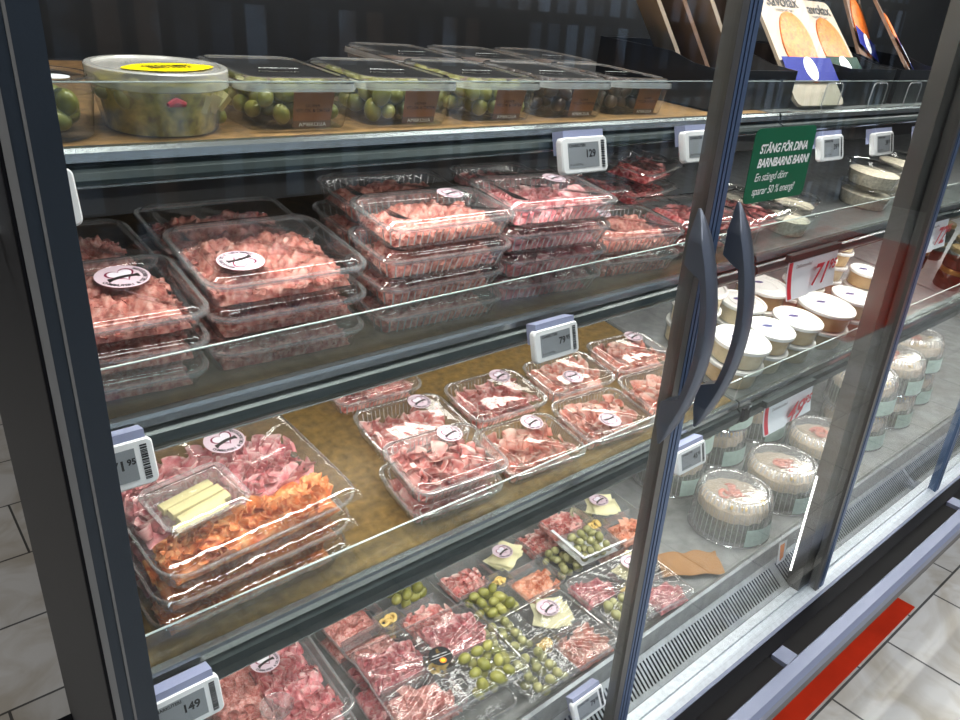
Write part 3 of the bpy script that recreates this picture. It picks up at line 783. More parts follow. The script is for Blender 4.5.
# ---- boxes of olives on the top shelf
FONTEXT = 'FABRIKOR'
TX_A = text_mesh('label_text', 'AMBROSIA', .0085, M['white_print'], space=1.1)
TX_B = text_mesh('label_text', 'AMBROSIA', .006, M['white_print'], space=1.05)
TX_C = text_mesh('label_text', 'GREKISKA\nOLIVER\nVITLÖK & ÖRTER', .0048, M['ink'])
def olive_box(label, x, s, mat, me, seed, yaw=-4, group='boxes of olives on the top shelf', h=.043, detail=True):
    loc, rot = on('A', x, s, 0, yaw)
    t = thing('olive_box', label, 'food box', group, loc, rot)
    w, l = .126, .168
    b, r, lm, lr = tray_meshes(w, l, h, .008, False, dome=.009, lidm='lid_bright')
    kid('box_base', b, t); kid('box_rim', r, t); kid('lid', lm, t); kid('lid_rim', lr, t)
    if detail:
        rn = random.Random(seed)
        P = [p for p in pack(w - .046, l - .050, h, .0195, seed, 2)]
        P += [(x_ * .9, y_ * .9, .037) for x_, y_, z_ in P[:len(P) // 2:2]]
        olives(t, me, P, seed, 1.05)
    # kraft label on the front wall
    z1 = h - .003; ya_ = -l / 2 + .0018; yb_ = -l / 2 + .0088; an = math.atan2(yb_ - ya_, z1 - .003)
    wr = kid('kraft_label', MB().add([(-.012, ya_, z1), (.032, ya_, z1), (.030, yb_ - .0014, .010), (-.011, yb_ - .0014, .010)], [(0, 1, 2, 3)]).mesh('kraft_label', M['kraft_label'], False), t)
    wr['label'] = 'brown kraft paper label'
    kid('label_foot', MB().add([(-.011, yb_ - .0014, .010), (.030, yb_ - .0014, .010), (.030, yb_ - .0002, .003), (-.011, yb_ - .0002, .003)], [(0, 1, 2, 3)]).mesh('label_foot', M['pack_brown'], False), wr)
    kid('label_text', TX_B, wr, (.010, yb_ - .0014, .0062), (R(90) - an, 0, 0)); kid('label_text', TX_C, wr, (.009, (ya_ + yb_) / 2 - .0012, .025), (R(90) - an, 0, 0))
    z1 = h + .0092
    kid('top_print', MB().box(-.028, .032, -.028, .03, h - .004, h - .0036).mesh('top_print', M['pack_brown'], False), t)
    kid('label_text', TX_A, t, (0, -.018, z1 - .0012)); 
    return t
olive_box('clear box of green olives with kraft label, right of the yellow-labelled tub', .374, .106, 'olive', OL, 1, -3)
olive_box('second box of green olives from the yellow-labelled tub', .507, .106, 'olive', OL, 2, -4)
olive_box('third box of green olives from the yellow-labelled tub', .640, .106, 'olive', OL, 3, -5)
olive_box('box of dark mixed olives standing between the green olives and the last box', .773, .106, 'olive_dark', OLD, 4, -6)
olive_box('rightmost box of dark olives at the end of the olive row', .906, .106, 'olive_dark', OLD, 5, -6)
for i, (x, lab) in enumerate(((.66, 'olive box in the second row behind the third green olive box'), (.80, 'olive box in the second row behind the dark mixed olives'), (.94, 'olive box in the second row behind the rightmost dark olive box'))):
    olive_box(lab, x, .275, 'olive_dark', OLD, 11 + i, -4, 'boxes of olives in the second row', detail=False)

# ---- round tubs
def round_tub(name, label, shelf, x, s, r, h, fill, lidmat, fillmat, group=None, h0=0, taper=.90, liph=.010, yaw=0, clearside='clear', cat='food tub'):
    loc, rot = on(shelf, x, s, h0, yaw)
    t = thing(name, label, cat, group, loc, rot)
    key = ('tub', r, h, fill, lidmat, fillmat, taper, liph, clearside)
    if key not in _cache:
        a = MB().lathe([(r * taper - .002, .0004), (r * taper, .002), (r * .985, h - liph), (r, h - liph + .001)], 44, True).mesh('tub_body', M[clearside])
        c = MB().lathe([(r * taper - .003, .0012), (r * (taper + (1 - taper) * fill) - .003, h * fill), (r * .6, h * fill + .002), (.001, h * fill + .003)], 40, True, True).mesh('filling', M[fillmat]) if fillmat else None
        l = MB().lathe([(r + .0012, h - liph), (r + .0022, h - liph + .001), (r + .0022, h - .0012), (r + .0008, h), (r - .004, h), (r - .0055, h - .0022), (r * .55, h - .0022), (r * .5, h - .0016), (.001, h - .0016)], 48).mesh('lid', M[lidmat])
        _cache[key] = (a, c, l)
    a, c, l = _cache[key]
    kid('tub_body', a, t)
    if c: kid('filling', c, t)
    kid('lid', l, t)
    return t
# large antipasto tub with yellow label
t = round_tub('antipasto_tub', 'large round tub with milky lid and yellow label on the top shelf', 'A', .246, .070, .059, .056, .80, 'milky', 'antipasto', liph=.016, clearside='milky_side', taper=.84)
nn = random.Random(5)
for i in range(26):
    a = nn.uniform(0, 2 * PI); rr = nn.uniform(.02, .052)
    q = kid('olive', nn.choice([OL, OL, OLP]), t, (rr * math.cos(a), rr * math.sin(a), nn.uniform(.012, .043)), (nn.uniform(0, 3), nn.uniform(0, 3), 0))
for i in range(3):
    kid('feta_cube', MB().box(-.008, .008, -.008, .008, -.008, .008).mesh('feta_cube', M['cheese'], False), t, (.02 + .012 * i, -.038 + .006 * i, .03), (.3 * i, .4, .5 * i))
kid('chilli_piece', MB().tube([(-.008, 0, 0), (0, .003, .002), (.008, 0, 0)], [.002, .0045, .002]).mesh('chilli_piece', M['red_ink']), t, (-.004, -.054, .030))
yl = []
for i in range(40):
    a = 2 * PI * i / 40; yl.append((.042 * math.cos(a) * (1 + .06 * math.cos(4 * a)), .024 * math.sin(a), .0552))
lb = kid('yellow_label', MB().add(yl, [tuple(range(40))]).mesh('yellow_label', M['yellow'], False), t, (.006, -.012, 0), (0, 0, R(12)))
kid('label_text', text_mesh('label_text', 'GRÖN MIX\nMED FETA', .0095, M['ink'], bold=.0003), lb, (0, 0, .0556))
t = round_tub('olive_tub', 'round clear tub of green olives cut off by the left door frame', 'A', .142, .058, .044, .050, .7, 'lid', None, liph=.012)
olives(t, OL, [(x, y, z) for x, y, z in pack(.055, .055, .03, .018, 8, 2) if x * x + y * y < .035 ** 2], 9, 1.0)
kid('lid_sticker', MB().lathe([(.013, .0485), (.013, .0488)], 24, True, True).mesh('lid_sticker', M['card'], False), t, (.012, -.01, 0))

# ---- salmon packs in black trays (top shelf, second door)
def black_tray(label, x, s, w, l, h):
    loc, rot = on('A', x, s, 0, 0)
    t = thing('black_display_tray', label, 'display tray', None, loc, rot)
    th = .003
    kid('tray_floor', MB().box(-w / 2, w / 2, -l / 2, l / 2, .0003, th).mesh('tray_floor', M['black_tray'], False), t)
    for sx in (-1, 1):
        P = [(-l / 2, 0), (l / 2, 0), (l / 2, h * 1.05), (-l * .12, h), (-l * .3, h * .85), (-l / 2, h * .80)]
        kid('tray_side', MB().extrude_x([(a, b + .0004) for a, b in P], sx * w / 2 - (th if sx > 0 else 0), sx * w / 2 + (0 if sx > 0 else th)).mesh('tray_side', M['black_tray'], False), t)
    kid('tray_back', MB().box(-w / 2 + th, w / 2 - th, l / 2 - th, l / 2, th, h * 1.05).mesh('tray_back', M['black_tray'], False), t)
    kid('tray_front', MB().box(-w / 2 + th, w / 2 - th, -l / 2, -l / 2 + th, th, h * .80).mesh('tray_front', M['black_tray'], False), t)
    return t
black_tray('long low black tray behind the first salmon pack on the top shelf', 1.20, .160, .24, .25, .078)
black_tray('black display tray with notched front beside the salmon pack', 1.615, .160, .20, .25, .085)
black_tray('black display tray next to the thick door post', 1.86, .160, .24, .25, .085)
SALT = text_mesh('brand_text', 'Savolax', .034, M['ink'], bold=.0003)
SALS = text_mesh('brand_text', 'VARMRÖKT LAX', .008, M['ink'])
OVT = text_mesh('oval_text', 'SAVOLAX', .0075, M['navy'])
def salmon_pack(label, loc, rot, main='pack_beige', band='pack_blue', w=.135, h=.25, group=None, front=True):
    t = thing('salmon_pack', label, 'food pack', group, loc, rot)
    o = [(x, 0, z + h / 2) for x, z, _ in rrect(w, h, .016, 6, 1)]
    kid('pack_card', MB().loft([o, [(x, .006, z) for x, y, z in o]], True, True).mesh('pack_card', M[main], False), t)
    P = []
    for i in range(44):
        a = 2 * PI * i / 44
        P.append((.050 * math.cos(a) * (1 + .10 * math.sin(2 * a)) - .004 * math.sin(a), -.0022, h * .50 + .072 * math.sin(a) * (1 + .12 * math.cos(a))))
    kid('salmon_fillet', MB().loft([[(x * 1.0, -.0004, z) for x, y, z in P], P, [(x * .8, -.0045, h * .5 + (z - h * .5) * .85) for x, y, z in P]], True, True).mesh('salmon_fillet', M['salmon'], True, 60), t)
    kid('brand_text', SALT, t, (0, -.0012, h * .90), (R(90), 0, 0)); kid('brand_text', SALS, t, (0, -.0012, h * .82), (R(90), 0, 0))
    b = kid('paper_band', MB().add([(-w / 2 - .001, -.0055, h * .20), (w / 2 + .001, -.0055, h * .20), (w / 2 + .001, -.0055, h * .40), (-w / 2 - .001, -.0055, h * .40)], [(0, 1, 2, 3)]).mesh('paper_band', M[band], False), t)
    kid('white_oval', MB().loft([[(.020 * math.cos(2 * PI * i / 30), 0, .024 * math.sin(2 * PI * i / 30)) for i in range(30)], [(.020 * math.cos(2 * PI * i / 30), -.0004, .024 * math.sin(2 * PI * i / 30)) for i in range(30)]], True, True).mesh('white_oval', M['white_print'], False), b, (0, -.0058, h * .30))
    kid('oval_text', OVT, b, (0, -.0066, h * .30), (R(90), 0, 0))
    return t
lx = on('A', 1.405, .016, .007)[0]
salmon_pack('salmon pack with blue band and white oval leaning in front of the black trays', lx, (R(-37), 0, R(-3)), w=.160, h=.235)
salmon_pack('salmon pack with dark green band leaning in the notched black tray', on('A', 1.635, .060, .010)[0], (R(-40), R(0), R(-2)), band='pack_green', w=.125, h=.23)
salmon_pack('brown salmon pack standing behind another in the tray next to the door post', on('A', 1.80, .12, .05)[0], (R(-34), R(18), 0), main='pack_brown', w=.12, h=.23)
salmon_pack('brown salmon pack in front of another in the tray next to the door post', on('A', 1.86, .05, .045)[0], (R(-42), R(26), 0), main='pack_brown', w=.13, h=.24)
for i, (x, s, r, lab) in enumerate(((1.255, .11, -8, 'pack seen edge-on just left of the salmon pack with blue band'), (1.205, .13, -8, 'pack seen edge-on, second left of the blue band'), (1.175, .16, -8, 'pack seen edge-on beside the door stile, third left of the blue band'), (1.475, .21, -8, 'pack seen edge-on between the two upright salmon packs'))):
    loc = on('A', x, s, .014)[0]
    t = thing('salmon_pack', lab, 'food pack', None, loc, (R(-32), R(r * .4), R(58)))
    kid('pack_card', MB().loft([[(x_, 0, z_ + .11) for x_, z_, _ in rrect(.11, .21, .014, 5, 1)], [(x_, .006, z_ + .11) for x_, z_, _ in rrect(.11, .21, .014, 5, 1)]], True, True).mesh('pack_card', M['pack_brown' if i % 2 else 'pack_beige'], False), t)
# clear front stops
def stop(label, x):
    loc, rot = on('A', x, -.0005, .001)
    t = thing('clear_stop', label, 'shelf divider', 'clear stops on the top shelf edge', loc, rot)
    o = [(a, 0, z + .024) for a, z, _ in rrect(.062, .046, .010, 5, 1)]
    kid('stop_plate', MB().loft([o, [(a, .002, z) for a, y, z in o]], True, True).mesh('stop_plate', M['guard'], False), t)
    kid('stop_edge', MB().tube([(a, .001, z) for a, y, z in o] + [(o[0][0], .001, o[0][2])], .0011, 6).mesh('stop_edge', M['rim_bright']), t)
    kid('stop_wing', MB().box(-.032, -.0305, .0025, .0048, .001, .032).mesh('stop_wing', M['guard'], False), t)
stop('clear front stop before the salmon pack with blue band', 1.40)
stop('clear front stop between the two salmon packs', 1.585)
stop('clear front stop nearest the thick door post', 1.745)

# ---- middle shelf: stacks of lidded trays
def stack(shelf, x, s, w, l, yaws, kinds, labels, h, hl, group, h0=0, rib=True, stk=None, var=0, jit=.003):
    rn = random.Random(int(x * 1000)); z = h0
    for i in range(len(labels)):
        top = i == len(labels) - 1
        lr_ = on(shelf, x + (0 if i == 0 else rn.uniform(-jit, jit)), s + (0 if i == 0 else rn.uniform(-jit, jit)), z, yaws + rn.uniform(-1.5, 1.5))
        meat_tray(labels[i], kinds, lr_, w, l, h, hl, var=(var + i) % 3, stk=stk if top else None, group=group, rib=rib)
        z += h + hl + .0012
def lv(n, where):
    names = {1: ['single'], 2: ['lower', 'upper'], 3: ['bottom', 'middle', 'topmost'], 4: ['bottom', 'second', 'third', 'topmost']}[n]
    return ['%s %s' % (a, where) for a in names]
g1 = 'trays of shaved pink meat on the middle shelf'
stack('B', .1760, .089, .150, .150, -3, 'shaved', lv(3, 'tray of shaved pink meat in the leftmost front stack, middle shelf'), .0225, .0075, g1, stk=(.016, .020, 4, 1.35), rib=False)
stack('B', .186, .248, .145, .145, 0, 'shaved', lv(2, 'shaved meat tray in the back stack beside the left door frame'), .027, .009, g1, rib=False)
stack('B', .343, .096, .180, .160, -2, 'shaved', lv(3, 'large shaved meat tray of the stack left of the ribbed trays'), .028, .009, g1, stk=(-.042, -.036, 188, 1.25), rib=False, var=1)
stack('B', .365, .265, .190, .155, -2, 'shaved', lv(2, 'shaved meat tray stacked behind the large left stack'), .028, .009, g1, rib=False, var=2)
stack('B', .600, .240, .195, .125, -4, 'shaved', lv(3, 'tray behind the four-high ribbed stack'), .027, .009, g1)
stack('B', .546, .070, .190, .112, -2, 'shaved', lv(4, 'ribbed tray of the four-high stack in mid shelf'), .027, .0085, g1, stk=(.040, .026, 8, .9), var=1)
g2 = 'ribbed ham trays on the middle shelf'
stack('B', .745, .082, .190, .125, -6, 'pinkham', lv(4, 'ribbed tray of the four-high pink ham stack beside the shaved meat'), .027, .0085, g2, stk=(.040, .030, 10, .9), var=0)
stack('B', .942, .082, .176, .125, -8, 'shaved', lv(2, 'ribbed tray in the low stack next to the door handles'), .029, .0085, g2, stk=(-.030, .026, 20, .9), var=2)
stack('B', .81, .240, .15, .115, -4, 'pinkham', lv(3, 'dark-lidded ham tray in the stack at the back of the middle shelf'), .027, .0085, g2, var=1)

def film_mesh(w, l, z, sag, seed, n=34, creases=.0030, centre=(0, 0)):
    m = MB(); V = []; F = []; rn = random.Random(seed); k = rn.uniform(0, 9)
    for i in range(n + 1):
        for j in range(n + 1):
            u = i / n * 2 - 1; v = j / n * 2 - 1
            x = u * w / 2; y = v * l / 2
            a = math.atan2(y - centre[1], x - centre[0]); rr = math.hypot(x - centre[0], y - centre[1])
            e = (1 - u ** 8) * (1 - v ** 8)
            c = noise.noise(Vector((math.cos(a) * 7 + k, math.sin(a) * 7, rr * 9))) + .6 * noise.noise(Vector((math.cos(a) * 17, math.sin(a) * 17 + k, rr * 14)))
            edge = max(abs(u), abs(v)); drop = 0 if edge < .93 else (edge - .93) * .16
            V.append((x, y, z - sag * e + creases * c * e * 1.4 - drop * (z / .035)))
    for i in range(n):
        for j in range(n):
            q = i * (n + 1) + j; F.append((q, q + n + 1, q + n + 2, q + 1))
    return m.add(V, F).mesh('cling_film', M['film'], True, 80)

def wrapped_meat(label, loc_rot, w, l, h, kind, var, group=None):
    loc, rot = loc_rot
    t = thing('wrapped_meat_pack', label, 'meat pack', group, loc, rot)
    b, r, _, _ = tray_meshes(w, l, h, 0, False); kid('tray_base', b, t); kid('tray_rim', r, t)
    q = kid(MN[kind], get_meat(kind, w - .034, l - .034, h + .004, var), t, (0, 0, .0015)); q['kind'] = 'stuff'
    kid('cling_film', film_mesh(w, l, h + .007, .002, var + 3, 22), t)
g3 = 'film-wrapped raw meat packs on the middle shelf'
wrapped_meat('film-wrapped pack of dark red raw meat behind the low ribbed stack', on('B', .965, .225, .066, -6), .17, .125, .022, 'raw', 0, g3)
wrapped_meat('film-wrapped raw meat pack beneath the uppermost dark red pack', on('B', .965, .225, .033, -6), .17, .125, .022, 'raw', 1, g3)
wrapped_meat('bright red meat pack leaning highest beside the door stile', on('B', 1.14, .225, .085, 14), .15, .11, .022, 'raw', 2, g3)
wrapped_meat('meat pack lying under the highest bright red pack', on('B', 1.13, .23, .045, 8), .16, .12, .022, 'raw', 0, g3)
wrapped_meat('pink meat pack right behind the left door handle', on('B', 1.118, .085, .045, -6), .165, .125, .024, 'raw', 1, g3)
wrapped_meat('lower pink meat pack behind the left door handle', on('B', 1.118, .085, .012, -6), .165, .125, .024, 'raw', 2, g3)
wrapped_meat('clear tray with dark red meat under the green sticker', on('B', 1.295, .085, .030, 6), .165, .13, .026, 'raw', 0, g3)

# clear tubs of white salad
g4 = 'clear tubs of white salad on the middle shelf'
for (x, s, hh, r, lab) in ((1.432, .058, 0, .046, 'clear tub of white salad nearest the 71.95 price card'), (1.540, .110, 0, .047, 'clear tub of white salad behind the nearest salad tub'),
                           (1.42, .17, 0, .046, 'clear salad tub behind the tray with dark red meat'),
                           (1.845, .095, 0, .062, 'lower clear tub of white salad standing alone left of the door post'), (1.845, .095, .049, .062, 'upper clear tub of white salad standing alone left of the door post'),
                           (2.05, .12, 0, .06, 'lower clear salad tub half behind the thick door post'), (2.05, .12, .049, .06, 'upper clear salad tub half behind the thick door post')):
    round_tub('salad_tub', lab, 'B', x, s, r, .047, .62, 'lid', 'salad', g4, h0=hh, taper=.84, liph=.007, clearside='clear')

# ---- lowest shelf: ham trays
g5 = 'prosciutto trays on the lowest shelf'
hk = dict(h=.026, hl=.009)
def hamstack(x, s, n, w, l, yaw, stk, var, labs, kind='ham'):
    z = 0
    for i in range(n):
        meat_tray(labs[i], kind, on('C', x + .002 * i, s, z, yaw), w, l, .027, .0095, var=(var + i) % 4, stk=stk if i == n - 1 else None, group=g5, mh=.036)
        z += .0378
hamstack(0.566, 0.075, 2, .158, .118, -4, (.028, .036, 8), 0, ['lower ham tray at the front left of the prosciutto trays', 'front left prosciutto tray with sticker, stacked on another'], 'ham_dark')
hamstack(0.739, 0.073, 1, .160, .118, -4, (.030, .036, 8), 1, ['front row prosciutto tray between two others, pale curled fat edges'])
hamstack(0.911, 0.073, 1, .160, .120, -5, (-.010, -.025, 175), 2, ['front row prosciutto tray with its sticker at the near edge'])
hamstack(1.086, 0.076, 1, .160, .118, -5, None, 3, ['front row prosciutto tray half hidden by the door handle'])
hamstack(0.603, 0.203, 1, .162, .118, -4, (.034, .036, 8), 2, ['second row ham tray behind the front left stack'], 'ham_dark')
hamstack(0.778, 0.203, 1, .160, .116, -3, (.034, .036, 8), 3, ['second row dark ham tray under the price tag'], 'ham_dark')
hamstack(0.951, 0.196, 1, .158, .112, -4, (-.012, -.022, 175), 0, ['second row prosciutto tray right of the price tag, sticker at near edge'])
hamstack(1.126, 0.196, 1, .162, .114, -5, (.040, .036, 8), 1, ['second row prosciutto tray nearest the door stile'])
hamstack(0.606, 0.336, 1, .162, .114, -3, None, 1, ['third row ham tray in the shade under the middle shelf'], 'ham_dark')
if 0: hamstack(0.796, 0.336, 1, .162, .114, -3, None, 2, ['third row ham tray behind the dark ham tray under the price tag'], 'ham_dark')

# ---- meat and cheese platters
def platter(label, x, s, h0, yaw, w, l, h, top, group, var, shelf='C', seed=1):
    loc, rot = on(shelf, x, s, h0, yaw)
    t = thing('meat_platter', label, 'meat platter', group, loc, rot)
    b, r, _, _ = tray_meshes(w, l, h, 0, True, rad=.03); kid('tray_base', b, t); kid('tray_rim', r, t)
    W = w - .034; L_ = l - .034
    q = kid('sliced_ham', get_meat('pinkham', W, L_ * .62, h + .006, var), t, (0, L_ * .19, .0015)); q['kind'] = 'stuff'
    q = kid('sliced_chorizo', get_meat('chorizo', W * .98, L_ * .38, h + .008, var), t, (.0, -L_ * .30, .0015)); q['kind'] = 'stuff'
    if top:
        ct = kid('cheese_cup', MB().loft([rrect(.080, .060, .010, 6, 4, .0), rrect(.092, .072, .014, 6, 4, .020), rrect(.102, .082, .016, 6, 4, .021), rrect(.102, .082, .016, 6, 4, .019)], True).mesh('cheese_cup', M['rim']), t, (-.046, -.012, h - .006), (0, 0, R(4)))
        for i, (cx, cy, a, zz) in enumerate(((-.002, .018, 6, .006), (.002, .004, 5, .007), (.004, -.010, 7, .006), (-.006, -.021, 5, .0055))):
            kid('cheese_stick', MB().loft([[(-.032, y, z) for y, z, _ in rrect(.012, .010, .0015, 2, 1)], [(.032, y, z) for y, z, _ in rrect(.012, .010, .0015, 2, 1)]], True, True).mesh('cheese_stick', M['cheese'], True, 30), ct, (cx, cy, zz), (R(4 * i), 0, R(a)))
        kid('cup_film', film_mesh(.096, .076, .0215, 0, 4, 14, .0004), ct)
        st = sticker(t, .026, .062, h + .0125, 4, 1.3)
    kid('cling_film', film_mesh(w, l, h + (.0115 if top else .006), .002, seed, 40, .0022), t)
    return t
g6 = 'meat platters at the left of the lowest shelf'
for i, lab in enumerate(('bottom platter of the left stack on the lowest shelf', 'middle platter of the left stack, chorizo showing through the side', 'topmost large platter with cheese sticks, ham and chorizo')):
    platter(lab, .266 + .003 * i, .118, i * .0385, 2 + i, .242, .205, .031, i == 2, g6, i % 2, seed=i + 2)

# ---- white-lidded tubs on the lowest shelf
OVAL = MB().loft([[(.013 * math.cos(2 * PI * i / 24), .0055 * math.sin(2 * PI * i / 24), 0) for i in range(24)], [(.013 * math.cos(2 * PI * i / 24), .0055 * math.sin(2 * PI * i / 24), .0003) for i in range(24)]], True, True).mesh('lid_print', M['navy'], False)
g7 = 'white-lidded tubs on the lowest shelf'
def lidtub(label, x, s, k, r, mat='hummus', h=.044, ring=False, yaw=0):
    t = round_tub('white_lidded_tub', label, 'C', x, s, r, h, .86, 'white_lid', mat, g7, h0=k * (h + .0008), taper=.93, liph=.008, clearside='clear', yaw=yaw)
    kid('lid_ridge', MB().lathe([(r * .60, h - .0020), (r * .58, h - .0006), (r * .54, h - .0006), (r * .52, h - .0020)], 36).mesh('lid_ridge', M['white_lid']), t)
    o = kid('lid_print', OVAL, t, (0, r * .22, h - .0016), (0, 0, R(-25)))
    return t
TL = [(1.292, .066, 0, .056, 'hummus', 'lower wide tub right behind the door handles, at the shelf joint'), (1.292, .066, 1, .056, 'spread_pale', 'upper wide tub right behind the door handles, at the shelf joint'),
      (1.402, .066, 0, .047, 'spread_pale', 'lower tub touching the right of the wide stack behind the handles'), (1.402, .066, 1, .047, 'hummus', 'upper tub touching the right of the wide stack behind the handles'),
      (1.508, .066, 0, .052, 'spread_pale', 'lower tub in the front row, third stack right of the handles'), (1.508, .066, 1, .052, 'hummus', 'upper tub in the front row, third stack right of the handles'),
      (1.455, .172, 0, .051, 'spread_pale', 'lower tub in the second row, left of the tan tub under the 71.95 card'), (1.455, .172, 1, .051, 'spread_pale', 'upper tub in the second row, left of the tan tub under the 71.95 card'),
      (1.330, .205, 0, .050, 'spread_pale', 'bottom tub in the second row seen between the two handles'), (1.330, .205, 1, .050, 'spread_pale', 'middle tub in the second row seen between the two handles'), (1.330, .205, 2, .050, 'spread_pale', 'topmost tub in the second row seen between the two handles'),
      (1.590, .205, 0, .060, 'hummus', 'lower wide tan tub under the 71.95 card'), (1.590, .205, 1, .060, 'hummus', 'wide tan tub whose lid touches the 71.95 card'),
      (1.650, .075, 0, .063, 'hummus', 'lower wide tub in front of the thick door post'), (1.650, .075, 1, .063, 'hummus', 'wide tub with white lid in front of the thick door post'),
      (1.775, .070, 0, .050, 'spread_pink', 'lower tub just left of the thick door post'), (1.775, .070, 1, .050, 'spread_pale', 'upper tub just left of the thick door post')]
for x, s, k, r, mat, lab in TL: lidtub(lab, x, s, k, r, mat)
NB = ['bottom', 'second', 'third', 'topmost']
for (x, s, n, where) in ((1.735, .190, 3, 'small tub of the low stack right of the 71.95 card'), (1.840, .205, 3, 'small tub of the tall stack close to the door post'), (1.950, .215, 4, 'small tub of the tallest stack behind the thick door post'), (1.880, .105, 3, 'small tub of the stack hidden half by the door post')):
    for k in range(n):
        lidtub('%s %s' % (NB[k] if n > 2 else ('lower', 'upper')[k], where), x, s, k, .037, ['spread_pink', 'spread_pale', 'hummus', 'spread_pale'][k], h=.040)

# ---- dark jars beyond the post
def jar(label, x, s, k, r=.036):
    loc, rot = on('C', x, s, k * .061)
    t = thing('olive_jar', label, 'jar', 'dark jars with gold lids', loc, rot)
    if 'jar' not in _cache:
        _cache['jar'] = (MB().lathe([(r * .9, .0004), (r, .005), (r, .040), (r * .88, .047)], 32, True).mesh('jar_body', M['dark_jar']),
                         MB().lathe([(r * .93, .0465), (r * .95, .048), (r * .95, .058), (r * .92, .0598), (r * .8, .0598), (r * .78, .059), (.001, .059)], 32).mesh('lid', M['gold']))
    kid('jar_body', _cache['jar'][0], t); kid('lid', _cache['jar'][1], t)
for i, (x, s, k) in enumerate(((2.40, .06, 0), (2.40, .06, 1), (2.52, .09, 0), (2.52, .09, 1), (2.64, .07, 0), (2.64, .07, 1), (2.46, .19, 0), (2.46, .19, 1), (2.62, .20, 0), (2.62, .20, 1), (2.78, .08, 0), (2.78, .08, 1))):
    jar('dark jar with gold lid, %s of pair %s' % (('lower', 'upper')[k], ('nearest the door post', 'second from the post in front', 'third from the post in front', 'nearest the post in the back row', 'second in the back row', 'farthest right in front')[i // 2]), x, s, k)

# ---- deck: four-compartment antipasto trays
def shallow_tray(w, l, h):
    key = ('ct', w, l, h)
    if key in _cache: return _cache[key]
    base, rim, _, _ = tray_meshes(w, l, h, 0, False, rad=.018)
    d = MB(); c = .026
    def wall(x0, y0, x1, y1, hh):
        dx, dy = x1 - x0, y1 - y0; L = math.hypot(dx, dy); nx, ny = -dy / L * .0035, dx / L * .0035
        d.loft([[(x0 + nx, y0 + ny, .001), (x0 + nx * .3, y0 + ny * .3, hh), (x0 - nx * .3, y0 - ny * .3, hh), (x0 - nx, y0 - ny, .001)],
                [(x1 + nx, y1 + ny, .001), (x1 + nx * .3, y1 + ny * .3, hh), (x1 - nx * .3, y1 - ny * .3, hh), (x1 - nx, y1 - ny, .001)]], False, False)
    X, Y = w / 2 - .012, l / 2 - .012
    for a in ((0, c * .75, 0, Y), (0, -c * .75, 0, -Y), (c, 0, X, 0), (-c, 0, -X, 0), (-c, -c * .75, c, -c * .75), (-c, c * .75, c, c * .75), (-c, -c * .75, -c, c * .75), (c, -c * .75, c, c * .75)):
        wall(*a, h - .004)
    _cache[key] = (base, rim, d.mesh('divider_walls', M['rim'], False)); return _cache[key]
RINGM = None
def ring_mesh():
    m = MB(); n = 20; k = 8; R0, r0 = .0075, .0036; L = []
    for i in range(n + 1):
        a = 2 * PI * i / n
        L.append([((R0 + r0 * math.cos(2 * PI * j / k)) * math.cos(a), (R0 + r0 * math.cos(2 * PI * j / k)) * math.sin(a), r0 * math.sin(2 * PI * j / k)) for j in range(k)])
    return m.loft(L).mesh('ring_snack', M['ring'])
RINGM = ring_mesh()
def cheese_sheet(seed):
    m = MB(); rn = random.Random(seed)
    for k in range(3):
        V = []; F = []; n = 12; cx, cy, a = rn.uniform(-.006, .006), rn.uniform(-.006, .006), rn.uniform(-.5, .5) + k * .5
        for i in range(n + 1):
            for j in range(n + 1):
                x = (i / n - .5) * .064; y = (j / n - .5) * .044
                z = .014 + k * .004 + .004 * noise.noise(Vector((x * 50 + seed, y * 50, k))) + .003 * math.sin(x * 160 + k)
                V.append((cx + x * math.cos(a) - y * math.sin(a), cy + x * math.sin(a) + y * math.cos(a), z))
        for i in range(n):
            for j in range(n):
                q = i * (n + 1) + j; F.append((q, q + n + 1, q + n + 2, q + 1))
        m.add(V, F)
    return m.mesh('sliced_cheese', M['cheese_cream'], True, 80)
CH = [cheese_sheet(1), cheese_sheet(2)]
gD = 'four-compartment antipasto trays on the deck'
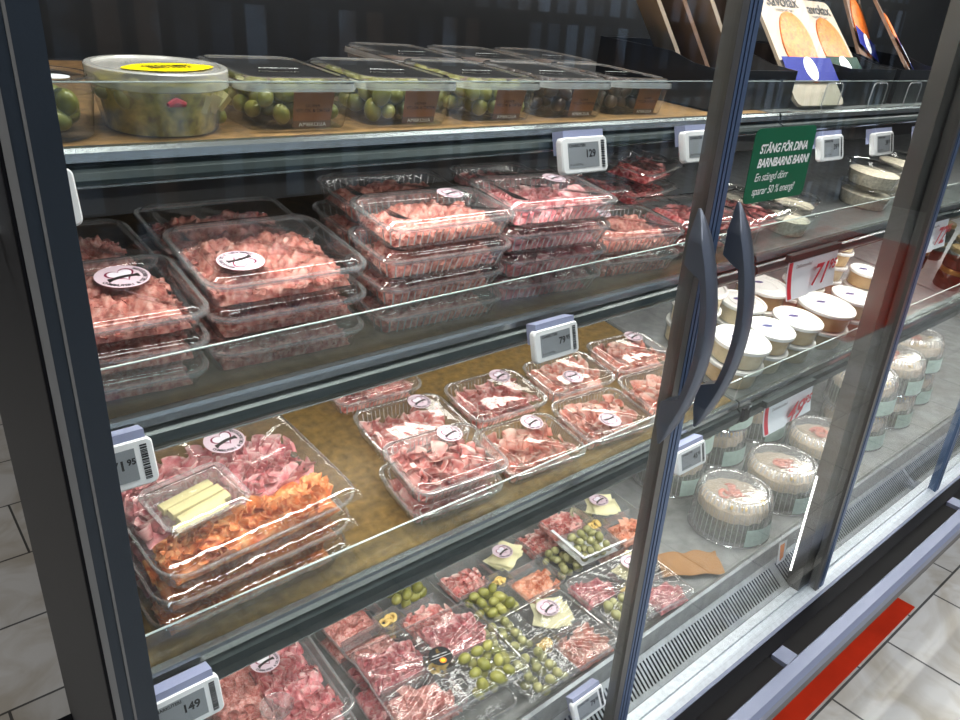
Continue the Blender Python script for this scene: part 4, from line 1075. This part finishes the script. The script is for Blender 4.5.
def antipasto(label, x, s, h0, yaw, quad, stk='heart', w=.246, l=.188, film=True, seed=1, pale=False, group=gD, creases=.0028, sheet=False):
    loc, rot = on('D', x, s, h0, yaw)
    t = thing('antipasto_tray', label, 'food tray', group, loc, rot)
    h = .030
    b, r, d = shallow_tray(w, l, h); kid('tray_base', b, t); kid('tray_rim', r, t); kid('divider_walls', d, t)
    qx, qy = w / 4 + .003, l / 4 + .002; qw, ql = w / 2 - .030, l / 2 - .022
    pos = {'BL': (-qx, qy), 'BR': (qx, qy), 'FR': (qx, -qy), 'FL': (-qx, -qy)}
    for k, v in quad.items():
        px, py = pos[k]
        if v == 'cheese': kid('sliced_cheese', CH[seed % 2], t, (px, py, .002), scale=(1.3, 1.25, 1))
        elif v == 'olives':
            olives(t, OLP if pale else OL, [(px + a, py + b_, z) for a, b_, z in pack(qw - .016, ql - .014, .03, .0225, seed, 2)], seed, 1.2)
        elif v:
            q = kid(MN[v], get_meat(v, qw, ql, h + .001, seed % 2), t, (px, py, .0015)); q['kind'] = 'stuff'
    rn = random.Random(seed)
    for a, b_ in ((-.010, .004), (.009, .003), (0, -.007), (.004, .006)):
        kid('ring_snack', RINGM, t, (a, b_, .010 + rn.uniform(0, .008)), (rn.uniform(-.7, .7), rn.uniform(-.7, .7), 0))
    if stk == 'heart': sticker(t, qx - .008, qy + .006, h + .0065, 6, 1.25)
    elif stk == 'black':
        st = kid('black_sticker', MB().lathe([(.0215, 0), (.0215, .0003)], 40, True, True).mesh('black_sticker', M['ink'], False), t, (0, 0, h + .0125), (0, 0, R(-6)))
        st['label'] = 'round black sticker with gold crest and orange ring'
        kid('white_line', MB().box(-.0205, .0205, -.0032, -.0024, .0004, .0006).mesh('white_line', M['white_print'], False), st)
        kid('orange_ring', MB().lathe([(.0062, .0007), (.0030, .0007)], 28).mesh('orange_ring', M['orange'], False), st, (0, -.0115, 0))
        kid('ring_centre', MB().lathe([(.0030, .0008), (.0002, .0008)], 20).mesh('ring_centre', M['yellow'], False), st, (0, -.0115, 0))
        kid('gold_crest', MB().add([(-.004, .007, .0006), (.004, .007, .0006), (.002, .011, .0006), (.003, .015, .0006), (0, .018, .0006), (-.003, .014, .0006)], [(0, 1, 2, 3, 4, 5)]).mesh('gold_crest', M['gold'], False), st)
        kid('sticker_text', text_mesh('sticker_text', 'SPANSK TAPAS', .0042, M['white_print'], bold=.0001), st, (0, .003, .0007))
    if film: kid('cling_film', film_mesh(w, l, h + .0055, .0022, seed + 20, 46, creases), t)
    if sheet: kid('white_insert', MB().box(-w / 2 + .010, -.004, -l / 2 + .010, l / 2 - .075, .0016, .0026).box(-w / 2 + .001, -w / 2 + .008, -l / 2 + .003, l / 2 - .07, h + .001, h + .0022).box(-w / 2 + .001, .01, -l / 2 + .001, -l / 2 + .006, h + .001, h + .0022).mesh('white_insert', M['white'], False), t)
    return t
STD = dict(BL='ham_dark', BR='cheese', FR='orangeham', FL='olives')
antipasto('antipasto tray behind the black-stickered one, salami left and green olives right', .640, .300, .042, 2, dict(BL='salami', BR='olives', FR='ham_dark', FL='salami'), None, film=False, seed=3)
antipasto('tray under the salami and olives tray, pressed against its left', .640, .300, 0, 2, dict(BL='salami', FL='pinkham'), None, film=False, seed=9)
antipasto('antipasto tray in the second row with cheese, yellow rings and orange ham', .912, .276, .018, -1, STD, film=False, seed=4, w=.236)
antipasto('lower antipasto tray half covered by the row of trays left of the grey deck', 1.160, .290, 0, -4, dict(BL='ham_dark', BR='cheese', FR='orangeham', FL='olives'), None, film=False, seed=6, pale=True)
antipasto('antipasto tray with a white edge, ham and pale olives, nearest the grey deck', 1.205, .262, .047, -6, STD, film=False, seed=5, pale=True, sheet=True)
antipasto('film-wrapped antipasto tray in front row with heart sticker on cheese', .864, .084, .020, -1, dict(BL='olives', BR='cheese', FR='ham', FL='olives'), seed=7, pale=True)
antipasto('film-wrapped antipasto tray in front row half behind the door stile', 1.112, .078, .026, -5, dict(BL='pinkham', BR='cheese', FR='pinkham', FL='olives'), seed=8, pale=True, l=.175, w=.235)
antipasto('lower tray beneath the black-stickered tray, its left rim showing', .606, .105, .022, -5, dict(BL='pinkham', FL='salami'), None, film=False, seed=2)
antipasto('glossy film-wrapped tray with round black sticker, olives and salami', .630, .123, .074, -5, dict(BL='pinkham', BR='pinkham', FR='olives', FL='salami'), 'black', seed=12, w=.262, l=.205, creases=.0045)

# deck platters at lower left
def round_cup(parent, x, y, z):
    kid('dip_cup', MB().lathe([(.020, 0), (.024, .014), (.027, .0145), (.027, .013)], 28, True).mesh('dip_cup', M['rim']), parent, (x, y, z))
def deckplatter(label, x, s, h0, yaw, w, l, stk, var):
    loc, rot = on('D', x, s, h0, yaw)
    t = thing('meat_platter', label, 'meat platter', 'salami platters on the deck', loc, rot)
    h = .033
    b, r, lm, lr = tray_meshes(w, l, h, .010, True); kid('tray_base', b, t); kid('tray_rim', r, t); kid('lid', lm, t); kid('lid_rim', lr, t)
    W = w - .036; L_ = l - .036
    q = kid('sliced_salami', get_meat('salami', W * .46, L_, h + .006, var), t, (-W * .26, 0, .0015)); q['kind'] = 'stuff'
    q = kid('sliced_ham', get_meat('pinkham', W * .52, L_, h + .006, var), t, (W * .24, 0, .0015)); q['kind'] = 'stuff'
    round_cup(t, -.005, -.045, h - .006)
    if stk: sticker(t, .015, .050, h + .0095, 4, 1.3)
deckplatter('lower salami and ham platter at the bottom left of the photo', .360, .235, .040, -3, .215, .235, False, 0)
deckplatter('salami and ham platter with heart sticker at the bottom left, on another', .358, .235, .086, -3, .212, .232, True, 1)
deckplatter('platter at the back left of the deck showing orange chorizo edge', .330, .43, .060, -3, .20, .12, False, 1)

# kraft paper scrap
m = MB(); V = []; F = []; n = 16
for i in range(n + 1):
    for j in range(n + 1):
        u, v = i / n, j / n; x = (u - .5) * .15; y = (v - .5) * .075
        V.append((x + .02 * v, y - .02 * u, .004 + .010 * abs(math.sin(u * 7 + v * 3)) * (.4 + v * .6) + .004 * noise.noise(Vector((x * 30, y * 30, 0)))))
for i in range(n):
    for j in range(n):
        q = i * (n + 1) + j; F.append((q, q + n + 1, q + n + 2, q + 1))
plain('kraft_paper_scrap', m.add(V, F).mesh('kraft_paper_scrap', M['kraft_paper'], True, 80), 'crumpled brown kraft paper lying on the grey deck', 'paper', loc=on('D', 1.325, .085, .008)[0], rot=(0, 0, R(-24)))

# ---- sandwich cakes under fluted domes
DN = 96
def cake_meshes(r, h):
    dome = MB().lathe([(r * 1.0, .004, .6), (r * .985, h * .35, 1), (r * .955, h * .78, 1), (r * .93, h * .86, 1), (r * .90, h * .93, 1.3), (r * .86, h * .985, .8), (r * .82, h, 0), (r * .78, h * .995, 0), (r * .76, h * .965, 0), (r * .4, h * .965, 0), (.001, h * .965, 0)], DN * 2, flute=.0016, nf=48).mesh('fluted_dome', M['dome'], True, 60)
    V = MB(); n = 48; L = []
    for k in range(n):
        a = 2 * PI * k / n; V.loft([[((r * rr) * math.cos(a + da), (r * rr) * math.sin(a + da), h * zz) for da in (-.030, .030)] for rr, zz in ((.952, .855), (.922, .940), (.880, .998), (.825, 1.014))], closed=False)
    for k in range(n):
        a = 2 * PI * (k + .5) / n; V.loft([[((r * rr + .0018) * math.cos(a + da), (r * rr + .0018) * math.sin(a + da), h * zz) for da in (-.008, .008)] for rr, zz in ((1.0, .06), (.985, .35), (.957, .78))], closed=False)
    beads = V.mesh('dome_ridges', M['ridge'], False)
    base = MB().lathe([(r * .90, .001), (r * 1.03, .001), (r * 1.05, .003), (r * 1.03, .0055), (r * .99, .005)], 60).mesh('dome_base', M['rim'])
    side = MB().lathe([(r * .84, .003), (r * .86, .006), (r * .86, h * .50), (r * .84, h * .52)], 60, True).mesh('herb_side', M['herb'])
    cr = MB(); L = []
    for zz, rr in ((.50, .85), (.56, .87), (.66, .87), (.74, .84), (.80, .72), (.81, .4), (.81, .02)):
        L.append([(r * (rr + .025 * math.sin(14 * 2 * PI * j / 84) * (zz > .55) * (rr > .5)) * math.cos(2 * PI * j / 84), r * (rr + .025 * math.sin(14 * 2 * PI * j / 84) * (rr > .5)) * math.sin(2 * PI * j / 84), h * zz) for j in range(84)])
    cream = cr.loft(L, False, True).mesh('cream_top', M['cream'])
    return dome, beads, base, side, cream
CK = cake_meshes(.098, .118)
SHR = MB().tube([(.012 * math.cos(a), .012 * math.sin(a), 0) for a in [R(q) for q in range(20, 300, 28)]], [.002, .004, .005, .0055, .0055, .005, .0045, .004, .003, .002], 8).mesh('shrimp', M['shrimp'])
LABM = MB()
Ls = []
for i in range(13):
    a = R(-112 + i * 5.2); Ls.append([(.1020 * math.cos(a), .1020 * math.sin(a), .008), (.1005 * math.cos(a), .1005 * math.sin(a), .056)])
LABM = MB().loft(Ls, closed=False).mesh('side_label', M['label_mint'])
gC = 'domed sandwich cakes'
def cake(label, x, s, h0, seed, k=1.0, turn=0, top=True):
    loc, rot = on('D', x, s, h0)
    t = thing('sandwich_cake', label, 'sandwich cake', gC, loc, (0, 0, R(turn))); t.scale = (k, k, k)
    for nm, me in zip(('fluted_dome', 'dome_ridges', 'dome_base', 'herb_side', 'cream_top'), CK): kid(nm, me, t)
    kid('side_label', LABM, t, (0, 0, 0), (0, 0, R(-14)))
    rn = random.Random(seed)
    for i in range(7):
        a = rn.uniform(0, 6.3); rr = rn.uniform(.0, .034); kid('shrimp', SHR, t, (rr * math.cos(a) - .008, rr * math.sin(a) + .004, .101), (rn.uniform(-.4, .4), rn.uniform(-.4, .4), rn.uniform(0, 6)))
    for i in range(5):
        a = rn.uniform(3.6, 6.0); kid('egg_piece', MB().lathe([(.007, 0), (.006, .004), (.001, .006)], 12, True, True).mesh('egg_piece', M['egg']), t, (.070 * math.cos(a), .070 * math.sin(a), .095))
    return t
cake('front sandwich cake with pink shrimp top on the grey deck', 1.560, .116, 0, 1)
cake('second sandwich cake from the front, left of the bright post light', 1.790, .116, 0, 2)
cake('sandwich cake close to the thick door post under the 49.95 card', 2.045, .135, 0, 3)
cake('lower sandwich cake of the green stack behind the door stile', 1.61, .345, 0, 4)
cake('upper sandwich cake of the green stack behind the door stile', 1.61, .345, .120, 5)
cake('lower sandwich cake of the second stack behind the green one', 1.84, .365, 0, 6)
cake('upper sandwich cake of the second stack behind the green one', 1.84, .365, .120, 7)
cake('lower sandwich cake of the stack showing behind the 49.95 card', 2.08, .37, 0, 13)
cake('upper sandwich cake of the stack showing behind the 49.95 card', 2.08, .37, .120, 14)
cake('lower sandwich cake right behind the thick door post', 2.30, .155, 0, 8)
cake('upper sandwich cake right behind the thick door post', 2.30, .155, .120, 9)
cake('lower sandwich cake of the second stack right of the post', 2.53, .165, 0, 10)
cake('upper sandwich cake of the second stack right of the post', 2.53, .165, .120, 11)
cake('lower sandwich cake of the farthest stack at the right edge', 2.78, .20, 0, 12)
cake('upper sandwich cake of the farthest stack at the right edge', 2.78, .20, .120, 15)
# warning tag by the post
t = thing('warning_tag', 'small white tag with red and orange mark at the foot of the post', 'tag', None, (1.565, .085, .43), (R(-8), 0, 0))
kid('tag_sheet', MB().add([(-.018, 0, 0), (.022, 0, 0), (.026, 0, .055), (-.012, 0, .06)], [(0, 1, 2, 3)]).mesh('tag_sheet', M['white'], False), t)
kid('red_mark', MB().add([(-.004, -.0006, .006), (.012, -.0006, .012), (.014, -.0006, .05), (-.008, -.0006, .052)], [(0, 1, 2, 3)]).mesh('red_mark', M['orange'], False), t)
kid('tag_cable_tie', MB().tube([(.0, .0, .055), (.003, .006, .075), (0, .012, .055), (.0, .006, .045)], .0012, 6).mesh('tag_cable_tie', M['rim']), t)


# ------------------------------------------------------------------ camera
cam = bpy.data.cameras.new('camera'); co = bpy.data.objects.new('camera', cam); C.objects.link(co)
f = 749.126; cam.sensor_fit = 'HORIZONTAL'; cam.sensor_width = 36; cam.lens = f / 960 * 36; cam.clip_start = .02
ex = Vector((0.76545577, -0.2250385, 0.60285582)); ey = Vector((-0.64107546, -0.34774617, 0.68417458)); ez = Vector((0.05567518, -0.91018145, -0.41045097))
# rows: world axes in camera coords (right, down, forward)
right = Vector((ex.x, ey.x, ez.x)); down = Vector((ex.y, ey.y, ez.y)); fwd = Vector((ex.z, ey.z, ez.z))
mw = Matrix((( right.x, -down.x, -fwd.x, 0), (right.y, -down.y, -fwd.y, -.53), (right.z, -down.z, -fwd.z, 1.6), (0, 0, 0, 1)))
co.matrix_world = mw
sc = bpy.context.scene; sc.camera = co
sc.view_settings.view_transform = 'Standard'; sc.view_settings.look = 'None'; sc.view_settings.exposure = 0.05; sc.view_settings.gamma = 0.90
sc.cycles.transparent_max_bounces = 40; sc.cycles.max_bounces = 8; sc.cycles.glossy_bounces = 3; sc.cycles.diffuse_bounces = 3
sc.cycles.caustics_reflective = False; sc.cycles.caustics_refractive = False; sc.cycles.sample_clamp_indirect = 4
sc.cycles.use_denoising = True
